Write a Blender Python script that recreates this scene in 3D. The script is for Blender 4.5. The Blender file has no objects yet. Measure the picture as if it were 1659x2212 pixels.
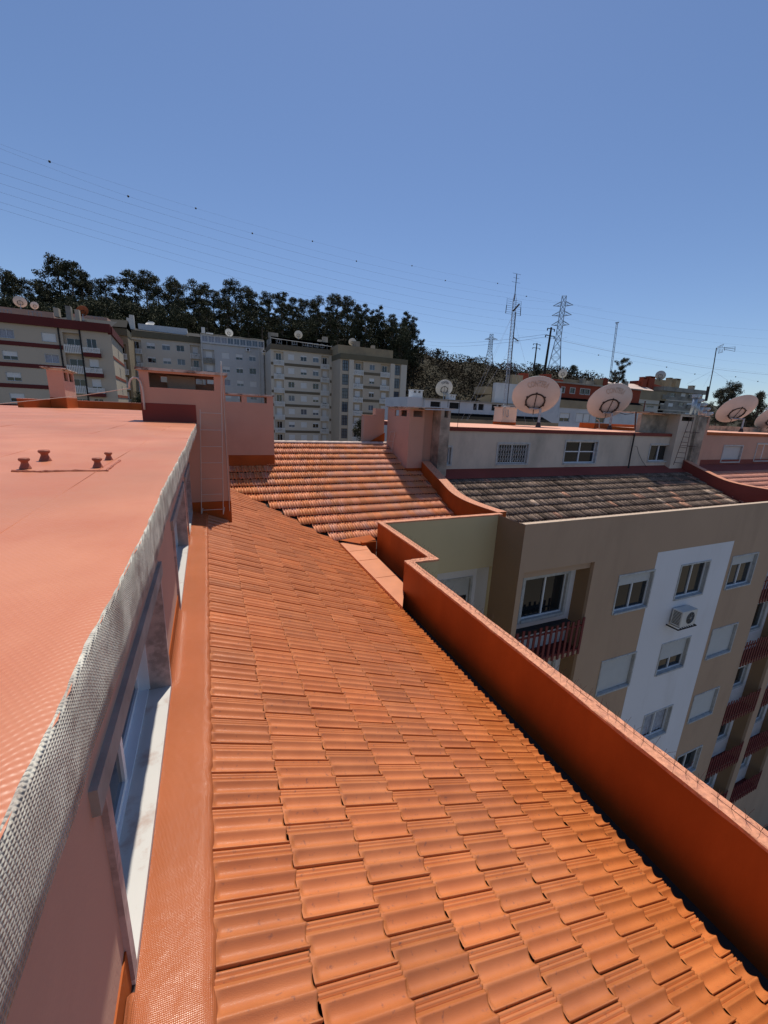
import bpy, math, random
import numpy as np
from mathutils import Matrix, Vector
random.seed(7); rng=np.random.default_rng(7)
R=math.radians; PI=math.pi
sc=bpy.context.scene; col=sc.collection
# ---------------------------------------------------------------- camera solved from the photograph's vanishing points
CX,CY,F=829.5,1106.,855.
def nrm(v): v=np.array(v,float); return v/np.linalg.norm(v)
_A=nrm([445-CX,-(872-CY),-F]); _B=nrm([2800-CX,-(980-CY),-F])
_Z=nrm(np.cross(_B,_A)); _X=nrm(np.cross(_A,_Z)); RM=np.array([_X,_A,_Z])
def ray(u,v): return RM@np.array([(u-CX)/F,-(v-CY)/F,-1.])
def onY(p,Y): r=ray(*p); return r*Y/r[1]
def onZ(p,Z): r=ray(*p); return r*Z/r[2]
def onX(p,X): r=ray(*p); return r*X/r[0]
def onD(p,D): r=ray(*p); return r*D/math.hypot(r[0],r[1])
def crop(x0,y0,s): return lambda X,Y:((x0+X*s)/1.82278,(y0+Y*s)/1.82278)
cam=bpy.data.cameras.new('camera'); co=bpy.data.objects.new('camera',cam); col.objects.link(co)
cam.sensor_fit='VERTICAL'; cam.sensor_height=36; cam.sensor_width=27; cam.lens=F/2212*36
cam.clip_start=.05; cam.clip_end=6000
co.matrix_world=Matrix([[*RM[0],0],[*RM[1],0],[*RM[2],0],[0,0,0,1]]); sc.camera=co
# ---------------------------------------------------------------- materials
MATS={}
def mat(name,c,rough=.8,var=.12,vscale=2.,bump=.0,bscale=60.,c2=None,stain=None,metal=0.,spec=.3,weave=None,tint=False,stscale=.6,stcut=(.5,.75),streak=None,bd=.012,warp=.05,iso=0.):
    if name in MATS: return MATS[name]
    m=bpy.data.materials.new(name); m.use_nodes=True; n=m.node_tree.nodes; l=m.node_tree.links
    b=n['Principled BSDF']; b.inputs['Roughness'].default_value=rough; b.inputs['Metallic'].default_value=metal
    b.inputs['Specular IOR Level'].default_value=spec
    tc=n.new('ShaderNodeTexCoord'); O=tc.outputs['Object']
    no=n.new('ShaderNodeTexNoise'); no.inputs['Scale'].default_value=vscale; no.inputs['Detail'].default_value=6; l.new(O,no.inputs['Vector'])
    mx=n.new('ShaderNodeMix'); mx.data_type='RGBA'
    cc=np.array(c); d=c2 if c2 is not None else tuple(cc*(1-var))
    mx.inputs[6].default_value=(*(cc*(1+var*.5) if c2 is None else cc),1); mx.inputs[7].default_value=(*d,1)
    rp=n.new('ShaderNodeMapRange'); rp.inputs[1].default_value=.3; rp.inputs[2].default_value=.7; l.new(no.outputs[0],rp.inputs[0]); l.new(rp.outputs[0],mx.inputs[0])
    out=mx.outputs[2]
    if stain:
        n2=n.new('ShaderNodeTexNoise'); n2.inputs['Scale'].default_value=stscale; n2.inputs['Detail'].default_value=9; n2.inputs['Roughness'].default_value=.65
        if streak:
            mp=n.new('ShaderNodeMapping'); mp.inputs['Scale'].default_value=streak; l.new(O,mp.inputs[0]); l.new(mp.outputs[0],n2.inputs['Vector'])
        else: l.new(O,n2.inputs['Vector'])
        r2=n.new('ShaderNodeMapRange'); r2.inputs[1].default_value=stcut[0]; r2.inputs[2].default_value=stcut[1]; l.new(n2.outputs[0],r2.inputs[0])
        m2=n.new('ShaderNodeMix'); m2.data_type='RGBA'; m2.inputs[7].default_value=(*stain,1); l.new(out,m2.inputs[6]); l.new(r2.outputs[0],m2.inputs[0]); out=m2.outputs[2]
    if tint:
        at=n.new('ShaderNodeAttribute'); at.attribute_name='tint'
        m3=n.new('ShaderNodeMix'); m3.data_type='RGBA'; m3.blend_type='MULTIPLY'; m3.inputs[0].default_value=1; l.new(out,m3.inputs[6]); l.new(at.outputs['Color'],m3.inputs[7]); out=m3.outputs[2]
    l.new(out,b.inputs['Base Color'])
    if bump>0 or weave:
        bn=n.new('ShaderNodeTexNoise'); bn.inputs['Scale'].default_value=bscale; bn.inputs['Detail'].default_value=4; l.new(O,bn.inputs['Vector'])
        h=bn.outputs[0]
        if weave:
            per,rot,amt=weave
            mp=n.new('ShaderNodeMapping'); mp.inputs['Rotation'].default_value=rot; l.new(O,mp.inputs[0])
            dn=n.new('ShaderNodeTexNoise'); dn.inputs['Scale'].default_value=3.; l.new(mp.outputs[0],dn.inputs['Vector'])
            ad=n.new('ShaderNodeVectorMath'); ad.operation='MULTIPLY_ADD'; ad.inputs[1].default_value=(warp,warp,warp); l.new(dn.outputs['Color'],ad.inputs[0]); l.new(mp.outputs[0],ad.inputs[2])
            s=None
            for ax in 'XY':
                w=n.new('ShaderNodeTexWave'); w.bands_direction=ax; w.inputs['Scale'].default_value=.314/per; l.new(ad.outputs[0],w.inputs['Vector'])
                if s is None: s=w.outputs['Fac']
                else:
                    q0=n.new('ShaderNodeMath'); q0.operation='MULTIPLY_ADD'; q0.inputs[1].default_value=1-iso; q0.inputs[2].default_value=iso; l.new(w.outputs['Fac'],q0.inputs[0]); q=n.new('ShaderNodeMath'); q.operation='MULTIPLY'; l.new(s,q.inputs[0]); l.new(q0.outputs[0],q.inputs[1]); s=q.outputs[0]
            q=n.new('ShaderNodeMath'); q.operation='MULTIPLY_ADD'; q.inputs[1].default_value=amt; l.new(s,q.inputs[0]); l.new(h,q.inputs[2]); h=q.outputs[0]
        bp=n.new('ShaderNodeBump'); bp.inputs['Strength'].default_value=bump if bump else .4; bp.inputs['Distance'].default_value=bd; l.new(h,bp.inputs['Height']); l.new(bp.outputs[0],b.inputs['Normal'])
    MATS[name]=m; return m
def glassm(name,c=(.015,.018,.022),rough=.04):
    if name in MATS: return MATS[name]
    m=bpy.data.materials.new(name); m.use_nodes=True; b=m.node_tree.nodes['Principled BSDF']
    b.inputs['Base Color'].default_value=(*c,1); b.inputs['Roughness'].default_value=rough; b.inputs['Specular IOR Level'].default_value=.6
    MATS[name]=m; return m
M=dict(
 terrace=mat('salmon_membrane',(.57,.22,.118),.42,.22,.9,.6,16,stain=(.50,.16,.08),stscale=2.2,stcut=(.42,.75),weave=(.009,(0,0,.95),.32),spec=.4,bd=.003,warp=.045,iso=.45),
 terrace_far=mat('salmon_membrane_far',(.66,.33,.22),.7,.08,1.,.1,30),
 flash=mat('terracotta_membrane',(.47,.140,.052),.22,.12,2.,.6,14,weave=(.0055,(0,0,0),.5),spec=.5,c2=(.40,.115,.040),bd=.006,warp=.01),
 fabric=mat('grey_fibre_fabric',(.58,.55,.47),.9,.35,9.,.65,160,stain=(.34,.29,.25),stscale=12.,stcut=(.47,.62),weave=(.0058,(0,PI/2,.15),1.5),bd=.004,warp=.02),
 peach=mat('peach_render',(.53,.32,.235),.9,.08,.8,.15,90,stain=(.46,.27,.20),stscale=.9,stcut=(.5,.85)),
 red=mat('brick_red_paint',(.39,.092,.018),.5,.16,1.4,.12,50,stain=(.25,.055,.013),stscale=1.1,stcut=(.42,.8),streak=(1,1,.3),spec=.12),
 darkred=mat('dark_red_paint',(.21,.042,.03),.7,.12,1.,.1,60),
 coping=mat('pink_coping_membrane',(.62,.27,.155),.6,.3,25.,.5,60,stain=(.38,.15,.1),stscale=20,stcut=(.5,.7)),
 tile=mat('terracotta_tile',(.53,.182,.060),.30,.16,5.,.35,300,stain=(.26,.10,.055),stscale=30.,stcut=(.60,.70),tint=True,spec=.6,c2=(.45,.145,.046),bd=.004),
 tilefar=mat('weathered_terracotta_tile',(.66,.27,.12),.5,.14,3.,.2,60,stain=(.50,.27,.20),stscale=1.6,stcut=(.5,.75),tint=True,spec=.3,c2=(.60,.21,.09)),
 tileold=mat('lichen_grey_tile',(.20,.155,.125),.95,.3,12.,.3,60,stain=(.36,.28,.23),stscale=14,stcut=(.5,.7),tint=True,spec=.1,c2=(.13,.10,.08)),
 tilepink=mat('pale_pink_tile',(.62,.30,.22),.8,.1,3.,.2,60,tint=True),
 mortar=mat('dark_gutter_bitumen',(.05,.035,.03),.9,.3,5.,.2,40),
 ridge=mat('pale_mortared_ridge',(.60,.47,.40),.85,.3,8.,.3,40),
 marble=mat('white_marble',(.56,.545,.51),.35,.05,3.,0,40,stain=(.40,.29,.24),stscale=6.,stcut=(.56,.74),spec=.5),
 marbledk=mat('veined_stone_jamb',(.50,.40,.37),.6,.3,6.,.1,60,stain=(.30,.25,.23),stscale=9.,stcut=(.45,.6)),
 stone=mat('grey_limestone_trim',(.50,.50,.48),.8,.2,5.,.15,60,stain=(.33,.33,.32),stscale=7,stcut=(.5,.7)),
 alu=mat('white_aluminium',(.68,.70,.72),.4,.03,4.,metal=0,spec=.5),
 alugrey=mat('grey_aluminium',(.32,.34,.36),.4,.05,4.,metal=.6),
 glass=glassm('window_glass',(.012,.015,.017),.03), glasspale=glassm('pale_glass',(.10,.12,.15),.08), curtain=mat('net_curtain',(.35,.37,.42),.9,.25,9.),
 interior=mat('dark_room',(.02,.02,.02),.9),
 shutter=mat('white_roller_shutter',(.50,.50,.48),.6,.04,3.),
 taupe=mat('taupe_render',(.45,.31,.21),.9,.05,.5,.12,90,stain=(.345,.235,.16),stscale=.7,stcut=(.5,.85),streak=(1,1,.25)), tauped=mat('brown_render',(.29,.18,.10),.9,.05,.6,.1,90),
 bwhite=mat('white_painted_render',(.72,.71,.72),.85,.03,.6,.08,80,stain=(.60,.58,.57),stscale=.8,stcut=(.5,.9),streak=(1,1,.2)),
 olive=mat('olive_render',(.58,.47,.27),.9,.06,.5,.15,90),
 rail=mat('oxblood_railing',(.16,.028,.03),.5,.1,3.),
 attic=mat('stained_white_render',(.60,.51,.41),.9,.12,.6,.1,60,stain=(.34,.305,.25),stscale=.8,stcut=(.48,.8),streak=(1,1,.45)),
 concrete=mat('grey_concrete',(.40,.34,.27),.95,.3,1.6,.25,50,stain=(.14,.125,.10),stscale=1.1,stcut=(.45,.65)),
 cap=mat('chimney_cap_slab',(.52,.49,.43),.9,.25,5.,.25,50,stain=(.10,.07,.06),stscale=3.5,stcut=(.5,.62)),
 galv=mat('galvanised_steel',(.36,.40,.44),.45,.2,6.,.1,40,metal=.7),
 steelw=mat('white_painted_steel',(.50,.45,.39),.5,.1,9.),
 dark=mat('black_steel',(.025,.022,.022),.6,.1,9.), rust=mat('rusty_steel',(.09,.05,.045),.8,.3,12.),
 dish=mat('beige_dish_paint',(.41,.44,.46),.55,.10,1.2,.03,20,stain=(.38,.385,.385),stscale=1.5,stcut=(.5,.8)),
 dishw=mat('white_dish_paint',(.62,.60,.55),.5,.1,1.5), disho=mat('orange_dish_paint',(.50,.13,.05),.6,.1,1.5),
 faded=mat('faded_grey_lettering',(.36,.34,.32),.7,.3,12.), letter=mat('black_lettering',(.06,.06,.07),.7),
 cream=mat('cream_render',(.50,.425,.33),.9,.05,.12,0,stain=(.43,.37,.29),stscale=.25,stcut=(.5,.8)),
 creamlit=mat('pale_cream_render',(.48,.41,.31),.9,.05,.12), ox=mat('oxblood_band_paint',(.12,.022,.02),.8,.1,.4),
 beige=mat('beige_render',(.60,.54,.45),.9,.06,.12,0,stain=(.52,.47,.39),stscale=.3,stcut=(.5,.8)),
 greyb=mat('pale_grey_render',(.54,.54,.53),.9,.08,.15,0,stain=(.44,.44,.43),stscale=.3,stcut=(.48,.75),streak=(1,1,.3)),
 greyd=mat('weathered_grey_render',(.33,.30,.25),.9,.1,.2,0,stain=(.16,.15,.13),stscale=.4,stcut=(.45,.75)),
 olived=mat('dark_olive_band_paint',(.15,.13,.085),.9,.15,.3), brownband=mat('brown_band_paint',(.16,.13,.09),.9,.1,.3),
 farwhite=mat('pale_blue_white_render',(.58,.59,.60),.9,.06,.2,0,stain=(.36,.38,.41),stscale=.3,stcut=(.5,.8)),
 farred=mat('terracotta_red_render',(.27,.055,.028),.9,.1,.3), farbeige=mat('far_beige_render',(.33,.26,.165),.9,.08,.3,stain=(.2,.165,.12),stscale=.3,stcut=(.5,.8)),
 pipew=mat('white_pickets',(.74,.73,.69),.6,.05,3.), wood=mat('dark_wooden_pole',(.035,.025,.02),.9,.2,3.),
 wire=mat('cable_sheath',(.34,.42,.55),.7), ball=mat('marker_ball',(.05,.05,.05),.6),
 bark=mat('pale_eucalyptus_bark',(.17,.13,.10),.9,.3,1.),
 lintel=mat('dark_weathered_lintel',(.33,.32,.285),.9,.25,6.,.15,60), copingp=mat('pale_coping',(.50,.38,.28),.7,.2,20.,.3,60),
 ledge=mat('salmon_ledge_membrane',(.60,.25,.13),.4,.15,2.,.4,25),
 shutterf=mat('bright_roller_shutter',(.68,.68,.66),.6,.04,3.),
 ground=mat('dry_ground',(.13,.11,.08),.95,.2,.05), hill=mat('scrub_soil',(.030,.027,.015),.95,.4,.08),
 vent=mat('painted_vent_cap',(.34,.10,.055),.6,.3,20.,.3,60),
)
def leafm(name,a,b,ns=.35):
    m=bpy.data.materials.new(name); m.use_nodes=True; n=m.node_tree.nodes; l=m.node_tree.links; bs=n['Principled BSDF']
    g=n.new('ShaderNodeNewGeometry'); mx=n.new('ShaderNodeMix'); mx.data_type='RGBA'; mx.inputs[6].default_value=(*a,1); mx.inputs[7].default_value=(*b,1)
    tc=n.new('ShaderNodeTexCoord'); no=n.new('ShaderNodeTexNoise'); no.inputs['Scale'].default_value=ns; no.inputs['Detail'].default_value=3; l.new(tc.outputs['Object'],no.inputs['Vector'])
    ad=n.new('ShaderNodeMath'); ad.operation='MULTIPLY_ADD'; ad.inputs[1].default_value=.45; l.new(g.outputs['Random Per Island'],ad.inputs[0]); 
    mr=n.new('ShaderNodeMapRange'); mr.inputs[1].default_value=.35; mr.inputs[2].default_value=.75; l.new(no.outputs[0],mr.inputs[0])
    l.new(mr.outputs[0],ad.inputs[2]); l.new(ad.outputs[0],mx.inputs[0]); l.new(mx.outputs[2],bs.inputs['Base Color'])
    bs.inputs['Roughness'].default_value=.75; bs.inputs['Specular IOR Level'].default_value=.15
    MATS[name]=m; return m
M['euc']=leafm('eucalyptus_leaves',(.020,.024,.014),(.078,.080,.045)); M['shrub']=leafm('scrub_leaves',(.009,.009,.005),(.062,.042,.020),.13); M['pineg']=leafm('dusty_pine_needles',(.022,.024,.014),(.075,.068,.042))
M['pine']=leafm('pine_needles',(.020,.025,.013),(.068,.070,.036))
# ---------------------------------------------------------------- mesh helpers
class MB:
    def __init__(s): s.v=[]; s.f=[]; s.m=[]; s.T=None
    def add(s,vs,fs,mi=0):
        k=len(s.v)
        if s.T is not None: vs=[tuple(s.T@Vector(v)) for v in vs]
        s.v+= [tuple(float(a) for a in v) for v in vs]; s.f+=[tuple(i+k for i in f) for f in fs]; s.m+=[mi]*len(fs); return s
    def box(s,x0,x1,y0,y1,z0,z1,mi=0):
        v=[(x,y,z) for z in (z0,z1) for y in (y0,y1) for x in (x0,x1)]
        return s.add(v,[(0,2,3,1),(4,5,7,6),(0,1,5,4),(2,6,7,3),(0,4,6,2),(1,3,7,5)],mi)
    def quad(s,a,b,c,d,mi=0): return s.add([a,b,c,d],[(0,1,2,3)],mi)
    def prism(s,pts,z0,z1,mi=0):
        n=len(pts); v=[(p[0],p[1],z0) for p in pts]+[(p[0],p[1],z1) for p in pts]
        return s.add(v,[tuple(range(n))[::-1],tuple(range(n,2*n))]+[(i,(i+1)%n,n+(i+1)%n,n+i) for i in range(n)],mi)
    def tube(s,pts,r,n=6,mi=0,cap=True):
        pts=[Vector(p) for p in pts]; rs=r if isinstance(r,(list,tuple)) else [r]*len(pts); vs=[];fs=[]
        for i,p in enumerate(pts):
            d=(pts[min(i+1,len(pts)-1)]-pts[max(i-1,0)]).normalized()
            a=d.orthogonal().normalized() if i==0 else (a-d*a.dot(d)).normalized(); b=d.cross(a)
            for k in range(n): t=2*PI*k/n; vs.append(p+rs[i]*(math.cos(t)*a+math.sin(t)*b))
        for i in range(len(pts)-1):
            for k in range(n): fs.append((i*n+k,i*n+(k+1)%n,(i+1)*n+(k+1)%n,(i+1)*n+k))
        if cap: fs+= [tuple(range(n))[::-1],tuple(range((len(pts)-1)*n,len(pts)*n))]
        return s.add(vs,fs,mi)
    def panel(s,x0,x1,z0,z1,y,holes,depth=.12,mi=0,rmi=None):
        rmi=mi if rmi is None else rmi
        xs=sorted({x0,x1}|{h[i] for h in holes for i in (0,1)}); zs=sorted({z0,z1}|{h[i] for h in holes for i in (2,3)})
        xs=[x for x in xs if x0-1e-6<=x<=x1+1e-6]; zs=[z for z in zs if z0-1e-6<=z<=z1+1e-6]
        for i in range(len(xs)-1):
            for j in range(len(zs)-1):
                a=(xs[i]+xs[i+1])/2; b=(zs[j]+zs[j+1])/2
                if any(h[0]<a<h[1] and h[2]<b<h[3] for h in holes): continue
                s.quad((xs[i],y,zs[j]),(xs[i+1],y,zs[j]),(xs[i+1],y,zs[j+1]),(xs[i],y,zs[j+1]),mi)
        for a,b,c,d in [h[:4] for h in holes]:
            e=y+depth
            s.quad((a,y,c),(a,e,c),(b,e,c),(b,y,c),rmi); s.quad((a,y,d),(b,y,d),(b,e,d),(a,e,d),rmi)
            s.quad((a,y,c),(a,y,d),(a,e,d),(a,e,c),rmi); s.quad((b,y,c),(b,e,c),(b,e,d),(b,y,d),rmi)
        return s
def mesh(name,mb,mats,smooth=False,off=(0,0,0)):
    me=bpy.data.meshes.new(name); ox,oy,oz=off
    me.from_pydata([(v[0]-ox,v[1]-oy,v[2]-oz) for v in mb.v],[],mb.f)
    if not isinstance(mats,(list,tuple)): mats=[mats]
    for m in mats: me.materials.append(m)
    if len(mats)>1: me.polygons.foreach_set('material_index',mb.m)
    if smooth: me.polygons.foreach_set('use_smooth',[True]*len(me.polygons))
    me.update(); return me
BASE={}
def thing(name,label,cat,loc=(0,0,0),group=None):
    o=bpy.data.objects.new(name,None); col.objects.link(o); o.location=loc; o.empty_display_size=.2
    o['label']=label; o['category']=cat
    if group: o['group']=group
    BASE[o]=tuple(float(a) for a in loc); return o
def part(name,mb,mats,parent,label=None,smooth=False):       # mesh given in world coordinates
    b=BASE[parent]; me=mb if isinstance(mb,bpy.types.Mesh) else mesh(name,mb,mats,smooth,b)
    o=bpy.data.objects.new(name,me); col.objects.link(o); o.parent=parent; BASE[o]=b
    if label: o['label']=label
    return o
def solo(name,mb,mats,label=None,cat=None,group=None,kind=None,smooth=False):
    me=mb if isinstance(mb,bpy.types.Mesh) else mesh(name,mb,mats,smooth)
    o=bpy.data.objects.new(name,me); col.objects.link(o)
    for k,v in (('label',label),('category',cat),('group',group),('kind',kind)):
        if v: o[k]=v
    BASE[o]=(0,0,0); return o
def place(name,me,parent,loc,rz=0,sub=False):               # a shared mesh placed at a world point
    o=bpy.data.objects.new(name,me); col.objects.link(o); o.parent=parent
    if not sub: b=BASE[parent]; o.location=(loc[0]-b[0],loc[1]-b[1],loc[2]-b[2]); o.rotation_euler=(0,0,rz)
    return o
# ---------------------------------------------------------------- windows (local: x right, z up, wall plane y=0, inwards +y)
WC={}
def winmesh(kind,w,h,dep,surround,trim,gl,lite=False):
    key=(kind,round(w,2),round(h,2),dep,surround,trim.name,gl.name)
    if key in WC: return WC[key]
    t=.045 if w<2.2 else .05; out=[]
    f=MB(); y0,y1=dep*.6,dep*.6+.05
    f.box(0,t,y0,y1,0,h).box(w-t,w,y0,y1,0,h).box(t,w-t,y0,y1,0,t).box(t,w-t,y0,y1,h-t,h)
    nm={'quarter':1,'two':1,'curtain':1,'three':2,'half':1,'shut':0,'quad':1,'slim':0}[kind]
    for i in range(nm): x=w*(i+1)/(nm+1); f.box(x-t*.6,x+t*.6,y0-.01,y1-.01,t,h-t)
    if kind=='quad': f.box(t,w-t,y0+.004,y1-.004,h*.5,h*.5+t)
    fr=mesh('window',f,trim); out.append(('window',fr))
    if kind!='shut':
        g=MB(); g.quad((t,y1-.02,t),(w-t,y1-.02,t),(w-t,y1-.02,h-t),(t,y1-.02,h-t)); out.append(('pane',mesh('pane',g,gl)))
    if kind in('shut','half','quarter'):
        s=MB(); zb=t if kind=='shut' else h*(.42 if kind=='half' else .72); zt=h-t*.5; n=max(6,int((zt-zb)/.055)) if not lite else 5
        for i in range(n):
            a=zb+(zt-zb)*i/n; b=zb+(zt-zb)*(i+1)/n; y=y0-.03
            s.quad((t*.6,y,a),(w-t*.6,y,a),(w-t*.6,y+.008,a+(b-a)*.75),(t*.6,y+.008,a+(b-a)*.75)); s.quad((t*.6,y+.008,a+(b-a)*.75),(w-t*.6,y+.008,a+(b-a)*.75),(w-t*.6,y,b),(t*.6,y,b))
        out.append(('shutter',mesh('shutter',s,M['shutterf' if lite else 'shutter'])))
    if kind=='curtain':
        c=MB(); n=14
        for i in range(n):
            a=t+(w-2*t)*i/n; b=t+(w-2*t)*(i+1)/n; c.quad((a,y1+.02+(i%2)*.03,t),(b,y1+.02+((i+1)%2)*.03,t),(b,y1+.02+((i+1)%2)*.03,h-t),(a,y1+.02+(i%2)*.03,h-t))
        out[1]=('pane',mesh('curtain_pane',c,M['curtain']))
    if surround:
        s=MB(); q=surround; s.box(-q,.004,-.025,dep+.06,-q,h+q).box(w-.004,w+q,-.025,dep+.06,-q,h+q).box(.004,w-.004,-.025,dep+.06,h-.004,h+q); out.append(('surround',mesh('surround',s,M['stone'])))
        s=MB(); s.box(.004,w-.004,-.05,dep*.6-.005,-q,.004); out.append(('sill',mesh('sill',s,M['stone'])))
    WC[key]=out; return out
def window(parent,x,y,z,w,h,kind='two',dep=.12,surround=0,trim=None,gl=None,rz=0,lite=False,label=None):
    ms=winmesh(kind,w,h,dep,surround,trim or M['alu'],gl or M['glass'],lite)
    o=place('window',ms[0][1],parent,(x,y,z),rz)
    if label: o['label']=label
    for nm,me in ms[1:]: place(nm,me,o,None,0,True)
    return o
# ---------------------------------------------------------------- clay tiles: shallow double-channel tile, staggered
def profile(nw,W):
    n=max(4,(nw-8)//2)
    pts=[(0,.008),(.0015,.029),(.02,.031)]
    for i in range(1,n+1): t=i/(n+1); pts.append((.02+.345*t,.031-.029*math.sin(PI*t)**.85))
    pts+=[(.368,.029),(.395,.029)]
    for i in range(1,n+1): t=i/(n+1); pts.append((.395+.345*t,.030-.028*math.sin(PI*t)**.85))
    pts+=[(.742,.028),(.755,.021)]
    if nw>=20: pts+=[(.80,.021),(.812,.010),(.83,.010),(.842,.021),(.885,.021),(.897,.010),(.915,.010),(.927,.021),(.97,.021),(.985,.012),(1.,.008)]
    else: pts+=[(.82,.020),(.87,.011),(.92,.020),(.98,.019),(1.,.006)]
    a=np.array(pts); return a[:,0]*W,a[:,1]
def tiles(name,origin,down,across,nrm_,courses,a0,a1,keep,parent,material,L=.4,W=.2235,ss=(0,.004,.012,.024,.036,.044,.05,.2,.39,.4),nw=36,tint=None,lift=.019,jit=.003,stag=.5,smooth=True,label=None,offs=0.,dm=1.):
    w,p=profile(nw,W); p=.03+(p-.03)*dm; nw=len(w); Ns=len(ss); tv=[];tf=[]
    for i,s in enumerate(ss):
        d=min(1,max(0,(s-.004)/.04)); d=d*d*(3-2*d)
        for j in range(nw):
            h=(.028*(1-d)+p[j]*d) if .02<w[j]/W<.742 else p[j]
            tv.append((s,w[j],h+lift*s/L))
    for j in range(nw): tv.append((L,w[j],tv[(Ns-1)*nw+j][2]-.012))
    tv=np.array(tv); fq=[]
    for i in range(Ns):
        for j in range(nw-1): fq.append((i*nw+j,(i+1)*nw+j,(i+1)*nw+j+1,i*nw+j+1))
    fq=np.array(fq); o=np.array(origin,float); D=nrm(down);A=nrm(across);N=nrm(nrm_)
    V=[];Fc=[];C=[];k=0;smo=np.ones(len(fq),bool); smo[(Ns-1)*(nw-1):]=False; smo[0::nw-1]=False; smo[nw-2::nw-1]=False; S=[]
    for c in range(courses):
        off=(stag*W if c%2 else 0)+offs
        for r in range(int(math.floor((a0-off)/W)),int(math.ceil((a1-off)/W))):
            ac=r*W+off; ctr=o+D*(c*L+L/2)+A*(ac+W/2)
            if ac+W<a0 or ac>a1-.02 or not keep(ctr): continue
            dh,ds,tl=rng.normal(0,jit*.5),rng.normal(0,jit),rng.normal(0,jit*1.2)
            q=tv; P=o+np.outer(q[:,0]+c*L+ds,D)+np.outer(q[:,1]*(1 if A[0]+A[1]>0 else 1)+ac,A)+np.outer(q[:,2]+dh+tl*(q[:,1]/W-.5),N)
            V.append(P);Fc.append(fq+k);k+=len(P);S.append(smo)
            t=tint(ctr) if tint else (1,1,1); C.append(np.tile(np.array([*t,1.]),(len(P),1)))
    V=np.concatenate(V)-np.array(BASE[parent]);Fc=np.concatenate(Fc);C=np.concatenate(C);S=np.concatenate(S)
    me=npmesh(name,V,Fc,material); me.polygons.foreach_set('use_smooth',S)
    ca=me.color_attributes.new('tint','FLOAT_COLOR','POINT'); ca.data.foreach_set('color',C.ravel().astype(np.float32))
    return part(name,me,None,parent,label)
def npmesh(name,V,Fc,material):
    me=bpy.data.meshes.new(name); n=Fc.shape[1]
    me.vertices.add(len(V)); me.vertices.foreach_set('co',V.ravel().astype(np.float32))
    me.loops.add(Fc.size); me.loops.foreach_set('vertex_index',Fc.ravel().astype(np.int32))
    me.polygons.add(len(Fc)); me.polygons.foreach_set('loop_start',np.arange(0,Fc.size,n,dtype=np.int32)); me.polygons.foreach_set('loop_total',np.full(len(Fc),n,np.int32))
    me.materials.append(material); me.update(calc_edges=True); me.validate(); return me
def rtint(s=.1,warm=.05):
    def f(c):
        a=1+rng.normal(0,s); b=rng.normal(0,warm); return (a*(1+b*.4),a*(1-b*.5),a*(1-b)) 
    return f
TS=.4334; CT=1/math.hypot(1,TS); ST=TS*CT
def z1(x): return -2.05-TS*(x+.107)         # our roof, falling towards +X
def z2(y): return -7.511+TS*y               # far roof plane, falling towards the camera
c4=crop(1400,1550,1000/1659);c6=crop(600,1500,800/1659);c1=crop(0,950,1100/1659);cR=crop(2500,1350,524/1659);cM=crop(2100,1350,500/1659)
c3b=crop(1600,1350,600/1659);kk=crop(1900,1000,1124/1659);c5=crop(2000,1900,1024/1618)
GZ=-24.
# =============================================================== OUR BUILDING
our=thing('apartment_building','peach apartment block with pink flat terrace, orange tiled roofs and brick red parapets, nearest','building',(0,0,GZ))
# terrace top
def ed(y): return -.172+.0035*math.sin(y*2.1)+.002*math.sin(y*5.3+1)+.0012*math.sin(y*17.)+.0008*math.sin(y*41)
b=MB(); ys=np.concatenate([np.arange(-1.5,8.1,.025),np.arange(8.1,17.4,.3)]); xs=[0,.02,.05,.12,.3,.8,1.6,3,4.2,6,12]
def tz(x,y): return -.34+.0025*math.sin(y*1.7+x)*min(1,x*2)-.006*max(0,1-x/.03)**2+.0012*math.sin(y*7+x*9)*min(1,x*5)
far=lambda x,y:y
V=[];n=len(xs)
for y in ys:
    for x in xs: V.append((ed(y)-x+(0 if x>.03 else rng.normal(0,.0012))-(.004 if x==0 else 0),y,tz(x,y)))
Fq=[(i*n+j,i*n+j+1,(i+1)*n+j+1,(i+1)*n+j) for i in range(len(ys)-1) for j in range(n-1)]
b.add(V,Fq)
terr=part('terrace_membrane',b,M['terrace'],our,smooth=True)
b=MB(); b.box(-12,-.185,-1.5,17.3,-.47,-.365); part('terrace_slab',b,M['peach'],our)
# fabric fascia
b=MB(); V=[]; prof=[(-.006,.001),(-.001,-.001),(.002,.004),(.002,.035),(.002,.07),(.002,.105),(.002,.138),(-.002,.142)]
ysf=np.arange(-1.5,8.02,.03)
for y in ysf:
    for i,(dx,dz) in enumerate(prof): V.append((ed(y)-.004+dx+.0006*math.sin(y*9+i*1.3)+.0004*math.sin(y*31+i),y,-.345-dz+(.004*math.sin(y*3)+.0015*math.sin(y*23) if i>5 else (rng.normal(0,.0008) if i==0 else 0))))
n=len(prof); b.add(V,[(i*n+j,(i+1)*n+j,(i+1)*n+j+1,i*n+j+1) for i in range(len(ysf)-1) for j in range(n-1)])
part('fascia_fabric',b,M['fabric'],our,smooth=True)
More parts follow.
